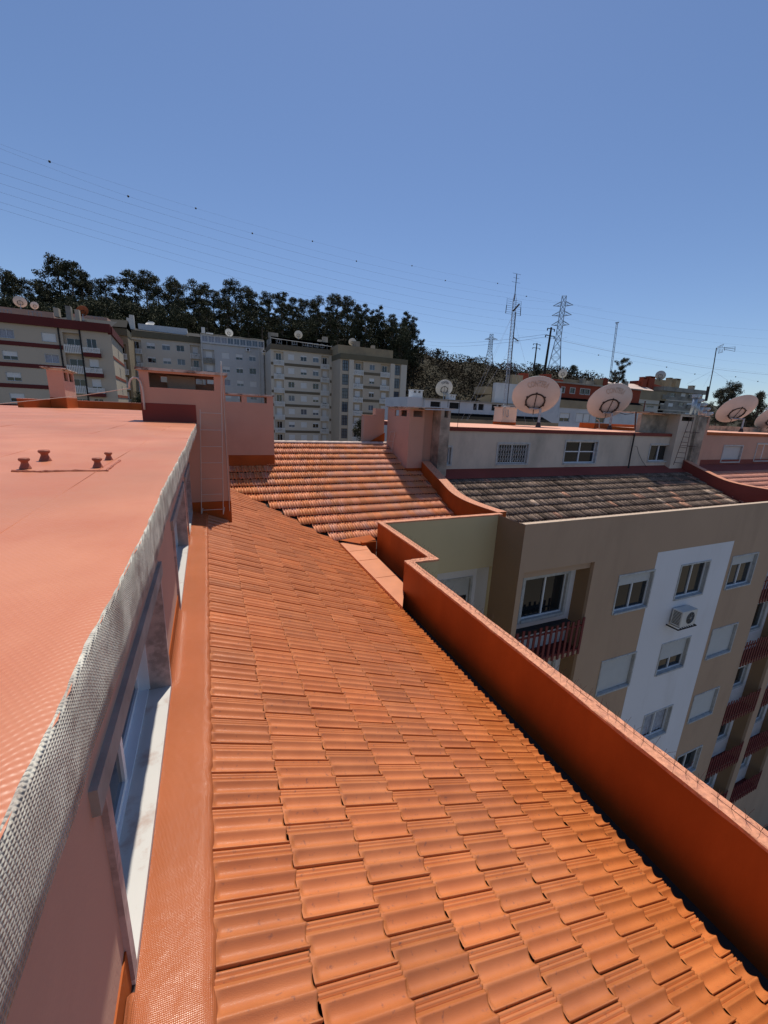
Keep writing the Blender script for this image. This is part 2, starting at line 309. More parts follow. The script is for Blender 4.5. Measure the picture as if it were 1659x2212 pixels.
# red kerb at the terrace's far side
p=[onZ(c1(x,y),-.34) for x,y in ((143,987),(475,990),(860,1000))]
b=MB()
for a,d in zip(p[:-1],p[1:]):
    dr=nrm([d[0]-a[0],d[1]-a[1],0]); nn=np.array([-dr[1],dr[0],0])*.16
    q=[a,d,d+nn,a+nn]; b.prism([(v[0],v[1]) for v in q],-.36,-.34+.235,0)
part('terrace_kerb',b,M['red'],our)
b=MB()
for a,d in zip(p[:-1],p[1:]):
    dr=nrm([d[0]-a[0],d[1]-a[1],0]); nn=np.array([-dr[1],dr[0],0])
    q=[a-nn*.01,d-nn*.01,d+nn*.17,a+nn*.17]; b.prism([(v[0],v[1]) for v in q],-.103,-.085,0)
part('kerb_coping',b,M['terrace_far'],our)
# wall under the terrace (faces +X). local x -> +Y, local -y -> +X
WX=-.36; TW=Matrix.Translation((WX,0,0))@Matrix.Rotation(PI/2,4,'Z')
wins=[(1.17,2.83),(4.0,5.97),(6.44,7.9)]; ZS,ZH=-1.95,-1.14
b=MB(); b.T=TW; b.panel(-1.5,8.02,-2.3,-.47,0,[(a,c,ZS,ZH) for a,c in wins],.26); part('attic_wall',b,M['peach'],our)
e=[-1.5]+[v for w in wins for v in w]+[8.02]
for i in range(0,len(e),2): b=MB(); b.T=TW; b.box(e[i]+.0,e[i+1]-.0,-.006,0,-2.05,-1.80); part('wall_base_band',b,M['red'],our)
for a,c in wins:
    w=c-a; o=place('window',None,our,(0,0,0)) if False else None
    f=MB(); f.T=TW
    f.box(a-.07,c+.07,-.022,.10,ZH,ZH+.09)          # stone head
    hd=part('window_head',f,M['lintel'],our)
    for u_,v_ in ((a-.001,a+.045),(c-.045,c+.001)):
        f=MB(); f.T=TW; f.box(u_,v_,-.018,.24,ZS,ZH); part('stone_jamb',f,M['marbledk'],hd)
    f=MB(); f.T=TW; f.box(a,c,-.016,.235,ZS-.03,ZS+.004); part('marble_sill',f,M['marble'],hd)
    f=MB(); f.T=TW; y=.13; x0,x1=a+.045,c-.045; m=(x0+x1)/2
    for yy,(u,v) in ((y,(x0,m+.03)),(y+.045,(m-.03,x1))):
        f.box(u,u+.045,yy,yy+.035,ZS+.02,ZH-.01).box(v-.045,v,yy,yy+.035,ZS+.02,ZH-.01).box(u+.045,v-.045,yy,yy+.035,ZS+.02,ZS+.06).box(u+.045,v-.045,yy,yy+.035,ZH-.05,ZH-.01)
    f.box(x0,x1,y-.012,y+.10,ZS+.004,ZS+.02); f.box(x0,x0+.012,y-.02,y+.1,ZS+.02,ZH); f.box(x1-.012,x1,y-.02,y+.1,ZS+.02,ZH)
    fr=part('sliding_frame',f,M['alu'],our)
    g=MB(); g.T=TW; g.box(x0+.045,m-.015,y+.014,y+.02,ZS+.06,ZH-.05).box(m+.015,x1-.045,y+.059,y+.065,ZS+.06,ZH-.05); part('pane',g,M['glass'],fr)
    g=MB(); g.T=TW; g.box(a,c,.26,.30,ZS,ZH); part('room_backing',g,M['interior'],our)
# flashing between wall and tiles
b=MB(); ysf=np.arange(-1.5,8.1,.05); V=[]; pr=[(-.352,-1.90),(-.345,-1.955),(-.325,-1.975),(-.27,-1.985),(-.20,-1.995),(-.14,-2.004),(-.112,-2.010),(-.098,-2.018),(-.090,-2.04),(-.088,-2.085)]
for y in ysf:
    for i,(x,z) in enumerate(pr):
        k=i/(len(pr)-1); bb=.006*math.sin(y*2*PI/.1125)*max(0,k-.45)*2+.004*math.sin(y*3.1)*k
        inw=any(a-.02<y<c+.02 for a,c in wins)
        xx=x; zz=z+(bb if i<8 else bb)
        if i==0 and inw: zz=-1.975
        if i==1 and inw: zz=-1.978
        V.append((xx+(.004*math.sin(y*27)+.004*math.sin(y*61) if i>5 else 0),y,zz))
n=len(pr); b.add(V,[(i*n+j,(i+1)*n+j,(i+1)*n+j+1,i*n+j+1) for i in range(len(ysf)-1) for j in range(n-1)])
part('flashing_membrane',b,M['flash'],our,smooth=True)
b=MB(); b.box(-.335,-.088,1.505,1.512,-2.0,-1.90) if False else None
# near roof deck, tiles
near=our
b=MB(); X1=2.98; b.quad((-.36,-1.6,z1(-.36)-.03),(2.93,-1.6,z1(2.93)-.03),(2.93,12.49-2.93,z1(2.93)-.03),(-.36,12.85,z1(-.36)-.03)); b.box(2.90,2.94,-1.6,9.3,-4.0,z1(2.94)-.04)
part('roof_deck',b,M['mortar'],our)
def tn(c):
    a=1+rng.normal(0,.065); x=c[0]; k=max(0,min(1,(x+.3)/3.)); w=rng.normal(0,.05)
    return (a*(1+.02*k),a*(1.-.03*k+w*.4),a*(1.1-.22*k+w))
tiles('tile_roof',(-.115,0,z1(-.115)-.02),(CT,0,-ST),(0,1,0),(ST,0,CT),8,-1.35,12.8,
      lambda c:c[0]+c[1]<12.45 and c[0]<3.05 and not(c[0]<.32 and 8.0<c[1]<9.0),our,M['tile'],tint=tn,jit=.0035,
      label='near orange tiled slope with rows running away from the camera',offs=.0305)
tiles('tile_roof',(-.115+8*.367,0,z1(-.115+8*.367)-.02),(CT,0,-ST),(0,1,0),(ST,0,CT),1,-1.35,9.7,lambda c:c[0]+c[1]<12.45,our,M['tile'],tint=tn,L=.15,ss=(0,.004,.012,.024,.036,.044,.05,.14,.15),jit=.0035,label='lowest short course of the near orange slope, along the gutter',offs=.0305)
# gutter
b=MB(); b.quad((2.9,-1.6,-3.6),(3.26,-1.6,-3.6),(3.26,9.3,-3.6),(2.9,9.3,-3.6)); b.quad((3.26,6.1,-3.6),(3.92,6.1,-3.6),(3.92,9.3,-3.6),(3.26,9.3,-3.6)); part('gutter',b,M['mortar'],our)
# membrane ledge box at gutter end
b=MB(); pts=[(2.955,5.62),(3.245,6.15),(3.41,6.53),(3.47,8.21),(3.44,8.3),(3.52,8.99),(3.40,9.18),(2.94,9.22)]
n=len(pts); b.add([(x,y,-3.30) for x,y in pts]+[(x,y,-3.75) for x,y in pts],[tuple(range(n)),]+[(i,n+i,n+(i+1)%n,(i+1)%n) for i in range(n)])
for y in (6.9,7.9,8.55): b.box(2.97,3.43,y,y+.012,-3.30,-3.293)
part('gutter_ledge',b,M['ledge'],our)
# parapets : red inside, olive outside
PZ=-2.69
def wallrun(pts,th,zb,zt,name,mt,parent):
    pass
b=MB(); b.box(3.25,3.375,-1.6,6.09,-3.85,PZ-.03).box(3.25,3.79,6.09,6.215,-3.85,PZ-.03).box(3.79,3.915,6.09,8.69,-3.85,PZ-.03).box(3.79,7.60,8.69,8.815,-3.85,PZ-.03)
part('parapet',b,M['red'],our,'brick red painted parapet wall along the gutter')
b=MB(); b.box(3.40,3.79,8.86,8.99,-3.85,-3.22); b.add([(3.36,8.9,-3.25),(3.79,8.9,-3.18),(3.79,9.3,-3.18),(2.95,9.3,-3.25)],[(0,1,2,3)]); part('gutter_end_wall',b,M['red'],our)
def cop(b,x0,x1,y0,y1):
    along_x=(x1-x0)>(y1-y0); n=max(2,int(max(x1-x0,y1-y0)/.12))
    V=[]
    for i in range(n+1):
        t=i/n
        for s,h in ((-.012,-.03),(-.014,-.004),(.0,.004),(.5,.006),(1.,.004),(1.014,-.004),(1.012,-.03)):
            j=rng.normal(0,.0022)
            if along_x: V.append((x0+(x1-x0)*t,y0+(y1-y0)*(s if .0<=s<=1 else (s if s<0 else s))+j,PZ+h+rng.normal(0,.0015)))
            else: V.append((x0+(x1-x0)*s+j,y0+(y1-y0)*t,PZ+h+rng.normal(0,.0015)))
    fs=[(i*7+j,(i+1)*7+j,(i+1)*7+j+1,i*7+j+1) for i in range(n) for j in range(6)]
    if along_x: fs=[f[::-1] for f in fs]
    b.add(V,fs)
b=MB(); cop(b,3.24,3.385,-1.6,6.20); part('coping',b,M['coping'],our)
b=MB(); cop(b,3.386,3.925,6.078,6.225); cop(b,3.78,3.925,6.226,8.68); cop(b,3.78,7.62,8.681,8.825); part('coping',b,M['coping'],our)
# wire bird spikes on the coping
b=MB()
def spikes(x0,y0,x1,y1,step):
    L=math.hypot(x1-x0,y1-y0); n=int(L/step); b=MB(); b.tube([(x0,y0,PZ+.006),(x1,y1,PZ+.006)],.002,4)
    for i in range(n):
        t=(i+.5)/n; x=x0+(x1-x0)*t; y=y0+(y1-y0)*t
        for s in (-1,1,0):
            dx=s*.05+rng.normal(0,.015); dy=rng.normal(0,.02); h=.07+.05*rng.random()
            p=[(x,y,PZ+.004),(x+dx*.5,y+dy*.3,PZ+h*.6),(x+dx,y+dy,PZ+h)]; b.tube(p,.0013,3,cap=False)
    o=part('bird_spike_strip',b,M['rust'],our); o['kind']='stuff'
for y in range(6): spikes(3.33,.2+y,3.33,1.15+y,.085)
spikes(3.86,6.2,3.86,7.4,.09); spikes(3.86,7.45,3.86,8.6,.09); spikes(3.4,6.15,3.9,6.15,.09)
# olive outside walls
b=MB(); b.box(3.377,3.785,6.10,6.11,GZ,PZ-.03) if False else b.quad((3.377,6.085,GZ),(3.918,6.085,GZ),(3.918,6.085,PZ-.02),(3.377,6.085,PZ-.02))
b.quad((3.377,-1.6,GZ),(3.377,6.085,GZ),(3.377,6.085,PZ-.02),(3.377,-1.6,PZ-.02)); b.quad((3.918,6.085,GZ),(3.918,8.68,GZ),(3.918,8.68,PZ-.02),(3.918,6.085,PZ-.02))
hl=[(3.92,7.46,-7.2-3.1*k,-4.28-3.1*k) for k in range(4)]
b.panel(3.918,7.478,GZ,PZ-.02,8.685,hl,.12); part('outer_wall',b,M['olive'],our)
b=MB(); wl=[(6.15,7.25,-6.9-3.1*k,-4.9-3.1*k) for k in range(4)]
b.panel(3.918,7.478,GZ,-4.0,9.35,wl,.1); part('loggia_back_wall',b,M['bwhite'],our)
b=MB()
for k in range(4): b.box(3.92,7.46,8.70,9.35,-7.2-3.1*k-.01,-7.2-3.1*k+.0); b.box(3.92,7.46,8.81,9.349,-4.28-3.1*k,-4.2-3.1*k)
part('loggia_slab',b,M['bwhite'],our)
b=MB(); b.quad((7.465,8.8,-16),(7.465,9.35,-16),(7.465,9.35,-4.2),(7.465,8.8,-4.2)); part('loggia_side_wall',b,M['bwhite'],our)
for k in range(4): window(our,6.15,9.35,-6.9-3.1*k,1.1,2.0,'quarter' if k%2==0 else 'two',.1,.07,gl=M['glass'])
# far roof
b=MB(); b.quad((.2,9.2,z2(9.2)-.04),(7.0,9.2,z2(9.2)-.04),(7.0,14.55,z2(14.55)-.04),(.2,14.55,z2(14.55)-.04)); b.quad((.2,14.55,z2(14.55)-.04),(7.,14.55,z2(14.55)-.04),(7.,18,z2(14.55)-1.4),(.2,18,z2(14.55)-1.4))
part('roof_deck',b,M['mortar'],our)
def tfr(c):
    a=1+rng.normal(0,.06); w=rng.random(); k=1.25 if w>.5 else .85
    return (a*1.02,a*(.95 if k<1 else 1.06),a*(.80 if k<1 else 1.2))
tiles('tile_roof',(0,14.5,z2(14.5)-.02),(0,-CT,-ST),(1,0,0),(0,-ST,CT),14,.25,6.95,
      lambda c:c[0]+c[1]>12.5 and not(.5<c[0]<1.75 and c[1]>13.2) and not(c[0]>6.5 and c[1]>12.7) and c[1]>9.45,our,M['tilefar'],tint=tfr,L=.385,W=.2235,ss=(0,.003,.022,.044,.052,.385),nw=22,lift=.05,dm=1.2,
      label='second orange tiled slope facing the camera beyond the valley')
b=MB(); x=1.7
while x<6.5:
    n=7; V=[]
    for t,r in ((0,.075),(.40,.085),(.40,.06)):
        for i in range(n): a=PI*i/(n-1); V.append((x+t+.0,14.55+math.cos(a)*r*1.3,z2(14.5)-.0+math.sin(a)*r))
    b.add(V,[(r*n+i,r*n+i+1,(r+1)*n+i+1,(r+1)*n+i) for r in range(2) for i in range(n-1)]); x+=.40
part('ridge_tiles',b,M['ridge'],our)
# chimneys -----------------------------------------------------
def chimney(parent,x0,x1,y0,y1,z0,z1,slots,th=.1,m='peach',band=None,capo=.07,capm='cap',bandm='red',side=None,label=None,bandfix=None,left=None,back=None):
    b=MB(); b.panel(x0,x1,z0,z1,y0,slots,th)
    b.panel(x0,x1,z0,z1,y1-th,back or slots,th) if slots else b.quad((x0,y1,z0),(x1,y1,z0),(x1,y1,z1),(x0,y1,z1))
    b.quad((x0,y1,z0),(x1,y1,z0),(x1,y1,z1-.5),(x0,y1,z1-.5))
    TT=Matrix.Translation((x1,0,0))@Matrix.Rotation(PI/2,4,'Z'); b.T=TT; b.panel(y0,y1,z0,z1,0,side or [],.06); b.T=None
    b.T=Matrix.Translation((x0,0,0))@Matrix.Rotation(-PI/2,4,'Z'); b.panel(-y1,-y0,z0,z1,0,[(-d,-a,e_,f_) for a,d,e_,f_ in (left or [])],.06); b.T=None
    o=part('chimney',b,M[m],parent,label)
    zs=min([s[2] for s in slots]+[z1-.3])-.02 if slots or side else None
    if slots or side:
        q=MB(); q.quad((x0,y0,zs),(x1,y0,zs),(x1,y1,zs),(x0,y1,zs)); part('flue_floor',q,M['concrete'],o)
    q=MB(); q.box(x0-capo,x1+capo,y0-capo,y1+capo,z1,z1+.045); part('chimney_cap',q,M[capm],o)
    if band:
        q=MB(); e=.006; bf=bandfix or [(x0,x1)]
        for a,c in bf: q.box(a-(e if a==x0 else 0),c+(e if c==x1 else 0),y0-e,y1+e,band[0],band[1])
        part('chimney_base_band',q,M[bandm],o)
    return o
ch=chimney(our,-1.0,.33,8.02,8.75,-2.4,.50,[(-.86,.15,.23,.47)],back=[(-.74,-.42,.35,.45),(-.15,.02,.35,.45),(.04,.24,.37,.45)],m='peach',capo=.05,label='big peach chimney stack beside the terrace with a white ladder on its face')
b=MB(); b.box(-1.006,-.17,8.014,8.76,-.34,-.03); part('chimney_base_band',b,M['darkred'],ch)
b=MB(); b.box(-.36,.336,8.014,8.76,-2.4,-1.80); part('chimney_base_band',b,M['red'],ch)
b=MB(); b.box(-.62,-.16,8.45,8.75,.23,.46); part('flue_block',b,M['concrete'],ch)
chimney(our,.2,1.92,13.1,13.75,-2.0,.30,[(.35,.99,.09,.27),(1.14,1.73,.09,.27)],band=(-2.0,-1.50),capo=.04,label='second peach chimney standing behind the ladder chimney')
c3=chimney(our,6.46,7.06,12.62,14.5,-2.5,.14,[(6.60,6.98,-.12,.09)],left=[(12.85,13.35,-.12,.09),(13.5,13.85,-.12,.09)],band=(-2.5,-1.92),capo=.0,label='peach chimney block at the top of the second slope',side=None)
b=MB(); b.box(7.06,7.46,12.75,14.5,-2.4,.14); part('chimney_side_block',b,M['peach'],c3)
b=MB(); b.box(7.46,7.86,12.2,14.5,-2.5,-.10).box(7.46,7.60,12.2,14.5,-.10,.14).box(7.76,7.86,12.2,14.5,-.10,.14); part('bare_concrete_flue',b,M['concrete'],c3)
b=MB(); b.box(6.36,7.96,12.1,14.6,.186,.216); part('cover_slab',b,M['cap'],c3)
b=MB(); b.box(5.6,6.46,14.8,15.1,-2.,-.16).box(6.07,6.46,14.8,15.1,-.16,.12).box(5.57,6.08,14.78,15.12,-.16,-.145); part('gable_upstand',b,M['peach'],our)
b=MB(); b.prism([(5.75,14.6),(6.47,14.6),(6.47,14.79),(5.75,14.79)],-1.25,-1.2); b.add([(5.75,14.7,-1.2),(6.459,14.7,-1.2),(6.459,14.7,-.80)],[(0,1,2)]); part('flashing_wedge',b,M['red'],our)
# ladder on the big chimney
b=MB(); yl=7.90
b.tube([(-.20,yl,-2.05),(-.10,yl,-.1)],.008,5).tube([(.18,yl,-2.02),(.245,yl,-.3),(.265,yl,.30),(.28,yl,.66),(.285,yl+.03,.72),(.285,yl+.09,.73),(.29,yl+.12,.66),(.30,yl+.12,.1)],.008,6).tube([(.30,yl+.10,-2.0),(.30,yl+.10,.1)],.006,5)
for i in range(7):
    z=-.16-.295*i; t=i/6.; b.tube([(-.105-.095*t,yl,z),(.25-.06*t,yl,z)],.007,5)
for x in(-.2,.18): b.tube([(x,yl,-2.03),(x+.03,yl+.11,-1.92)],.008,5)
part('ladder',b,M['steelw'],our,'thin white ladder fixed to the big chimney')
# small ladder on the far chimney
b=MB()
P=[onX(c4(*q),6.40) for q in ((228,250),(190,425),(258,252),(225,430),(265,432))]
b.tube([P[0],P[1]],.01,5).tube([P[2],P[3]],.01,5)
for t in (0,.33,.68,.98): b.tube([P[0]*(1-t)+P[1]*t,P[2]*(1-t)+P[3]*t],.009,5)
b.tube([P[1],P[4]],.01,5); part('ladder',b,M['steelw'],our,'short white ladder leaning on the far peach chimney')
# small chimney on terrace
x0,x1,y0,y1=-4.46,-4.06,16.0,17.2
sm=chimney(our,x0,x1,y0,y1,-.34,.80,[],band=(-.34,-.02),capo=0,side=[(16.12,16.52,.50,.76),(16.66,17.08,.50,.76)],label='small peach chimney at the far side of the terrace')
b=MB(); b.add([(x0-.13,y0-.1,.855),(x1+.1,y0-.1,.85),(x1+.1,y1+.12,.80),(x0-.13,y1+.12,.80),(x0-.13,y0-.1,.885),(x1+.1,y0-.1,.88),(x1+.1,y1+.12,.84),(x0-.13,y1+.12,.84)],[(3,2,1,0),(4,5,6,7),(0,1,5,4),(1,2,6,5),(2,3,7,6),(3,0,4,7)]); part('sloping_cap',b,M['cap'],sm)
# body of the building down to the ground
b=MB(); b.box(-12,3.37,-1.6,8.6,GZ,-4.0).box(-12,7.4,9.5,18,GZ,-4.2).box(-12,-.80,-1.5,17.2,-4.1,-.48); part('building_core',b,M['peach'],our)
# vents on terrace
c9=crop(0,1550,900/1659)
vp=[((185,542),.049),((330,487),.058),((712,535),.048),((792,480),.043)]
vn=['mushroom shaped salmon vent stub, nearest left of the four on the terrace','mushroom vent stub at the far left corner of the raised terrace patch','mushroom vent stub at the near right corner of the raised terrace patch','squat round vent stub at the far right corner of the raised terrace patch']
for (q,h),lb in zip(vp,vn):
    P=onZ(c9(*q),-.34); b=MB(); s=h/.11; prf=[(.045,0),(.034,.03),(.026,.055),(.026,.07),(.040,.085),(.042,.10),(.034,.112),(.0,.112)]
    n=12; V=[(P[0]+r*1.2*s*math.cos(2*PI*i/n)*(1+.06*math.sin(i*2.3)),P[1]+r*1.2*s*math.sin(2*PI*i/n),P[2]+z*s) for r,z in prf for i in range(n)]
    b.add(V,[(j*n+i,j*n+(i+1)%n,(j+1)*n+(i+1)%n,(j+1)*n+i) for j in range(len(prf)-1) for i in range(n)])
    part('vent_stub',b,M['vent'],our,lb,smooth=True)
pp=[onZ(c9(*q),-.34) for q in ((88,562),(300,566),(520,560),(775,562),(822,522),(872,483))]
b=MB(); pts=[]
for a,d in zip(pp[:-1],pp[1:]):
    for t in np.linspace(0,1,9)[:-1]: pts.append(a*(1-t)+d*t)
pts=[(q[0]+rng.normal(0,.002),q[1]+rng.normal(0,.002),-.342+rng.normal(0,.001)) for q in pts]
b.tube(pts,[.006+.003*rng.random() for _ in pts],6); part('membrane_seam_ridge',b,M['vent'],our)
for sy in (4.4,7.3):
    b=MB(); P=[(ed(sy+.02*i)-.01-i*.18,sy+.25*.18*i*.12+.004*math.sin(i*1.9),-.3402+.0006*math.sin(i)) for i in range(30)]
    b.tube(P,[.0016+.0008*math.sin(i*2.7) for i in range(30)],5); part('membrane_lap_seam',b,M['terrace'],our,smooth=True)
for sx in (.33,.9,1.9,3.1):
    b=MB(); P=[(-.172-sx+.006*math.sin(i*.9+sx*7),-1.2+i*.4,-.3402) for i in range(23)]
    b.tube(P,[.0016+.0008*math.sin(i*2.1+sx) for i in range(23)],5); part('membrane_lap_seam',b,M['terrace'],our,smooth=True)
# gooseneck pipe + rope
b=MB(); g=[onY(c1(x,y),7.97) for x,y in ((770,872),(767,845),(775,822),(795,808),(815,812),(832,832),(842,860),(850,900),(855,960),(858,1000))]
b.tube(g,.016,8); solo('gooseneck_pipe',b,M['steelw'],'bent pale gooseneck pipe rising from the terrace beside the big chimney','pipe',smooth=True)
b=MB(); P=[onY(c1(770,872),7.97),onY(c1(640,893),8.3),onY(c1(470,918),9.0),onY(c1(300,935),9.2),onY(c1(0,965),9.6),onY(c1(-300,1000),10)]
b.tube(P,.006,5); solo('rope_line',b,M['steelw'],'thin pale line strung across the terrace from the gooseneck pipe','rope')
# =============================================================== red dividing wall + BROWN BUILDING with the old dark roof
br=thing('apartment_building','taupe brown apartment block with white window stripe and dark lichen tiled roof, at right','building',(14,10,GZ))
YF=7.61
def ww(n0,n,h0): return [h0-3.1*k for k in range(n)]
H=[]
def colw(x0,x1,zt,zb,n): 
    r=[]
    for k in range(n): h=(x0,x1,zb-3.1*k,zt-3.1*k); H.append(h); r.append(h)
    return r
cA=colw(11.68,13.34,-4.72,-6.0,5); cB=colw(14.85,16.5,-4.74,-6.0,5); cC=colw(18.02,19.75,-4.78,-6.06,5)
loggia=[]
for a,c in ((7.66,10.39),(20.98,23.76),(24.3,27.1),(31.5,34.3)):
    for k in range(5): h=(a,c,-7.05-3.1*k,-4.07-3.1*k); H.append(h); loggia.append(h)
hs=[h for h in H]
b=MB(); b.panel(7.48,40,GZ,PZ-.02,YF,hs,.1); b.quad((7.48,YF,GZ),(7.48,YF,PZ-.02),(7.48,8.69,PZ-.02),(7.48,8.69,GZ)); b.quad((7.48,YF+.12,PZ-.02),(40,YF+.12,PZ-.02),(40,YF+.12,-4.3),(7.48,YF+.12,-4.3))
b.quad((40,YF,GZ),(40,13,GZ),(40,13,PZ-.02),(40,YF,PZ-.02)); part('wall',b,M['taupe'],br)
# white stripe as proud paint sheet with holes
b=MB(); b.panel(13.34,17.78,GZ,-4.08,YF-.004,cB+[],.004); part('white_stripe',b,M['bwhite'],br)
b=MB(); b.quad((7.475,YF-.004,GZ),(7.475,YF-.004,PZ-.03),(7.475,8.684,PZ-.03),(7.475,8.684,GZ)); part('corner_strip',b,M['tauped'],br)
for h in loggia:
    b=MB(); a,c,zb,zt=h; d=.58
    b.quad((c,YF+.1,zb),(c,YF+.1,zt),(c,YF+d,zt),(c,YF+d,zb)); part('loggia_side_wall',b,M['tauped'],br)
wl=[]
for h in loggia:
    b=MB(); a,c,zb,zt=h; w=(a+.68,a+2.4,zb+1.1,zt-.55); b.panel(a,c,zb,zt,YF+.58,[w],.1)
    b.quad((a,YF+.1,zt),(a,YF+.58,zt),(c,YF+.58,zt),(c,YF+.1,zt)); wl.append(w); part('loggia_back_wall',b,M['bwhite'],br); b=MB(); b.quad((a,YF+.1,zb),(c,YF+.1,zb),(c,YF+.58,zb),(a,YF+.58,zb)); part('loggia_floor',b,M['ox'],br)
for i,w in enumerate(wl): window(br,w[0],YF+.58,w[2],w[1]-w[0],w[3]-w[2],'quarter' if i%3==1 else 'two',.1,.10)
# loggia railings: slanted wooden pickets, one per loggia
def railmesh():
    b=MB(); W=2.73
    n=13
    for i in range(n):
        x=.02+(W-.1)*i/(n-1); top=-.0+.0*i; b.box(x,x+.085,-.035,-.012,-.12,1.12+.04*math.sin(i*1.7))
    b.box(0,W,-.012,.02,.02,.07).box(0,W,-.012,.02,.86,.91)
    return mesh('balcony_railing',b,M['rail'])
rm=railmesh()
for h in loggia: place('balcony_railing',rm,br,(h[0],YF,h[2]+.0))
b=MB(); b.box(7.72,9.9,YF+.06,YF+.26,-6.12,-5.98); part('planter',b,M['dark'],br)
kinds={0:('quarter','shut','two','two','shut'),1:('two','half','curtain','two','two'),2:('quarter','shut','shut','two','half')}
for ci,cc in enumerate((cA,cB,cC)):
    for k,h in enumerate(cc): window(br,h[0],YF,h[2],h[1]-h[0],h[3]-h[2],kinds[ci][k],.16,.055)
b=MB(); cpz=PZ; V=[]
b.box(7.46,40,YF-.012,YF+.135,PZ-.022,PZ+.004); part('coping',b,M['copingp'],br)
b=MB(); b.box(7.5,40,YF+.8,12.5,GZ,-8.0).box(7.5,40,12.7,20,GZ,-3.) ; part('building_core',b,M['taupe'],br)
# lightly worn old roof
b=MB(); b.quad((7.5,7.75,z2(7.75)-.04),(40,7.75,z2(7.75)-.04),(40,12.6,z2(12.6)-.04),(7.5,12.6,z2(12.6)-.04)); part('roof_deck',b,M['mortar'],br)
bright=[]
for q in ((780,75),(930,98),(1075,122),(1050,88),(1225,45),(960,5),(1150,10),(1350,98),(890,38),(1020,155),(1260,60),(1400,100),(1310,78),(140,110),(360,70),(640,120)):
    r=ray(*c5(*q)); n2=np.array([0,-TS,1.]); bright.append(r*(-7.511)/np.dot(n2,r))
def told(c):
    for i,bb in enumerate(bright):
        if abs(c[0]-bb[0])<.15 and abs(c[1]-bb[1])<.2: return [(2.5,1.8,1.5),(2.8,2.7,2.5)][i%3==1]
    a=1+rng.normal(0,.22); r=rng.random()
    if r>.992: return (1.8,1.35,1.2)
    return (a*1.05,a*.99,a*.95)
tiles('tile_roof',(0,12.15,z2(12.15)-.02),(0,-CT,-ST),(1,0,0),(0,-ST,CT),9,7.15,22.0,lambda c:c[1]>8.6 and not (c[0]<7.62 and c[1]<9.3) ,br,M['tileold'],tint=told,L=.385,ss=(0,.003,.03,.044,.052,.385),nw=16,lift=.05,jit=.006,dm=1.6,label='old dark lichen covered tiled slope')
# flashing + attic wall
YA=12.6; SC=YA/12.089
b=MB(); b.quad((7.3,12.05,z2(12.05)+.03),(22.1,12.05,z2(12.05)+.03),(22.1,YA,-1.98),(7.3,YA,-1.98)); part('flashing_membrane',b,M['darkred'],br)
zw0,zw1=-1.98,-.56
aw=[(10.42,11.98,-1.80,-1.02),(14.02,15.95,-1.81,-.87),(19.62,21.2,-1.77,-.97),(8.02,8.26,-1.80,-1.16)]
b=MB(); b.panel(7.7,22.0,zw0,zw1,YA,aw,.15); part('attic_wall',b,M['attic'],br)
for w,k in zip(aw,('two','quad','two','slim')): 
    o=window(br,w[0],YA,w[2],w[1]-w[0],w[3]-w[2],k,.16,.06,gl=M['glasspale'] if k=='slim' else M['glass'])
    if w[0]==10.42:
        g=MB(); W_=w[1]-w[0]; H_=w[3]-w[2]
        for i in range(13): x=.03+(W_-.06)*i/12; g.box(x-.008,x+.008,-.03,-.015,.02,H_-.02)
        for i in range(12):
            x=.03+(W_-.06)*i/12; dx=(W_-.06)/12
            for j in range(3): z=.08+(H_-.2)*j/3; hz=(H_-.2)/3; g.tube([(x,-.01,z),(x+dx,-.01,z+hz)],.006,4).tube([(x+dx,-.01,z),(x,-.01,z+hz)],.006,4)
        place('folding_grille',mesh('folding_grille',g,M['stone']),o,None,0,True)
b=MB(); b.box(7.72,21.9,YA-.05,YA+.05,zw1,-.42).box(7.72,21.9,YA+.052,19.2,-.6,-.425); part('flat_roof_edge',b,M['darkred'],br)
b=MB(); b.quad((7.72,YA-.06,-.415),(21.9,YA-.06,-.415),(21.9,19.2,-.415),(7.72,19.2,-.415)); b.quad((21.9,19.2,-.415),(21.9,19.2,-.5),(7.72,19.2,-.5),(7.72,19.2,-.415)); part('flat_roof_membrane',b,M['terrace_far'],br)
# low red kerb + hatch on the roof
b=MB(); b.box(21.0,29.2,17.9,18.1,-.41,-.1).box(21.,21.2,17.0,17.9,-.41,-.1); part('roof_kerb',b,M['red'],br)
# stepped red walls with swept tops
def sweep(parent,pts,th,name='dividing_wall',zb=-4.15,mt='red'):
    b=MB(); n=len(pts); V=[]
    for x,y,z in pts: V+= [(x,y,zb),(x,y,z),(x+th,y,z),(x+th,y,zb)]
    fs=[]
    for i in range(n-1):
        for j in range(3): fs.append((i*4+j,i*4+j+1,(i+1)*4+j+1,(i+1)*4+j))
    fs+=[(0,3,2,1),((n-1)*4,(n-1)*4+1,(n-1)*4+2,(n-1)*4+3)]; b.add(V,[f[::-1] for f in fs]); o=part(name,b,M[mt],parent)
    b=MB(); V=[]
    for x,y,z in pts: V+= [(x-.01,y,z-.012),(x-.01,y,z+.006),(x+th+.01,y,z+.006),(x+th+.01,y,z-.012)]
    b.add(V,[f[::-1] for f in fs]); part('coping',b,M['coping'],o)
def smp(pts,n=24):
    P=np.array(pts); t=np.linspace(0,1,len(P)); T=np.linspace(0,1,n)
    out=[]
    for q in T:
        i=min(int(q*(len(P)-1)),len(P)-2); u=q*(len(P)-1)-i
        p0=P[max(i-1,0)];p1=P[i];p2=P[i+1];p3=P[min(i+2,len(P)-1)]
        out.append(.5*((2*p1)+(-p0+p2)*u+(2*p0-5*p1+4*p2-p3)*u*u+(-p0+3*p1-3*p2+p3)*u**3))
    return out
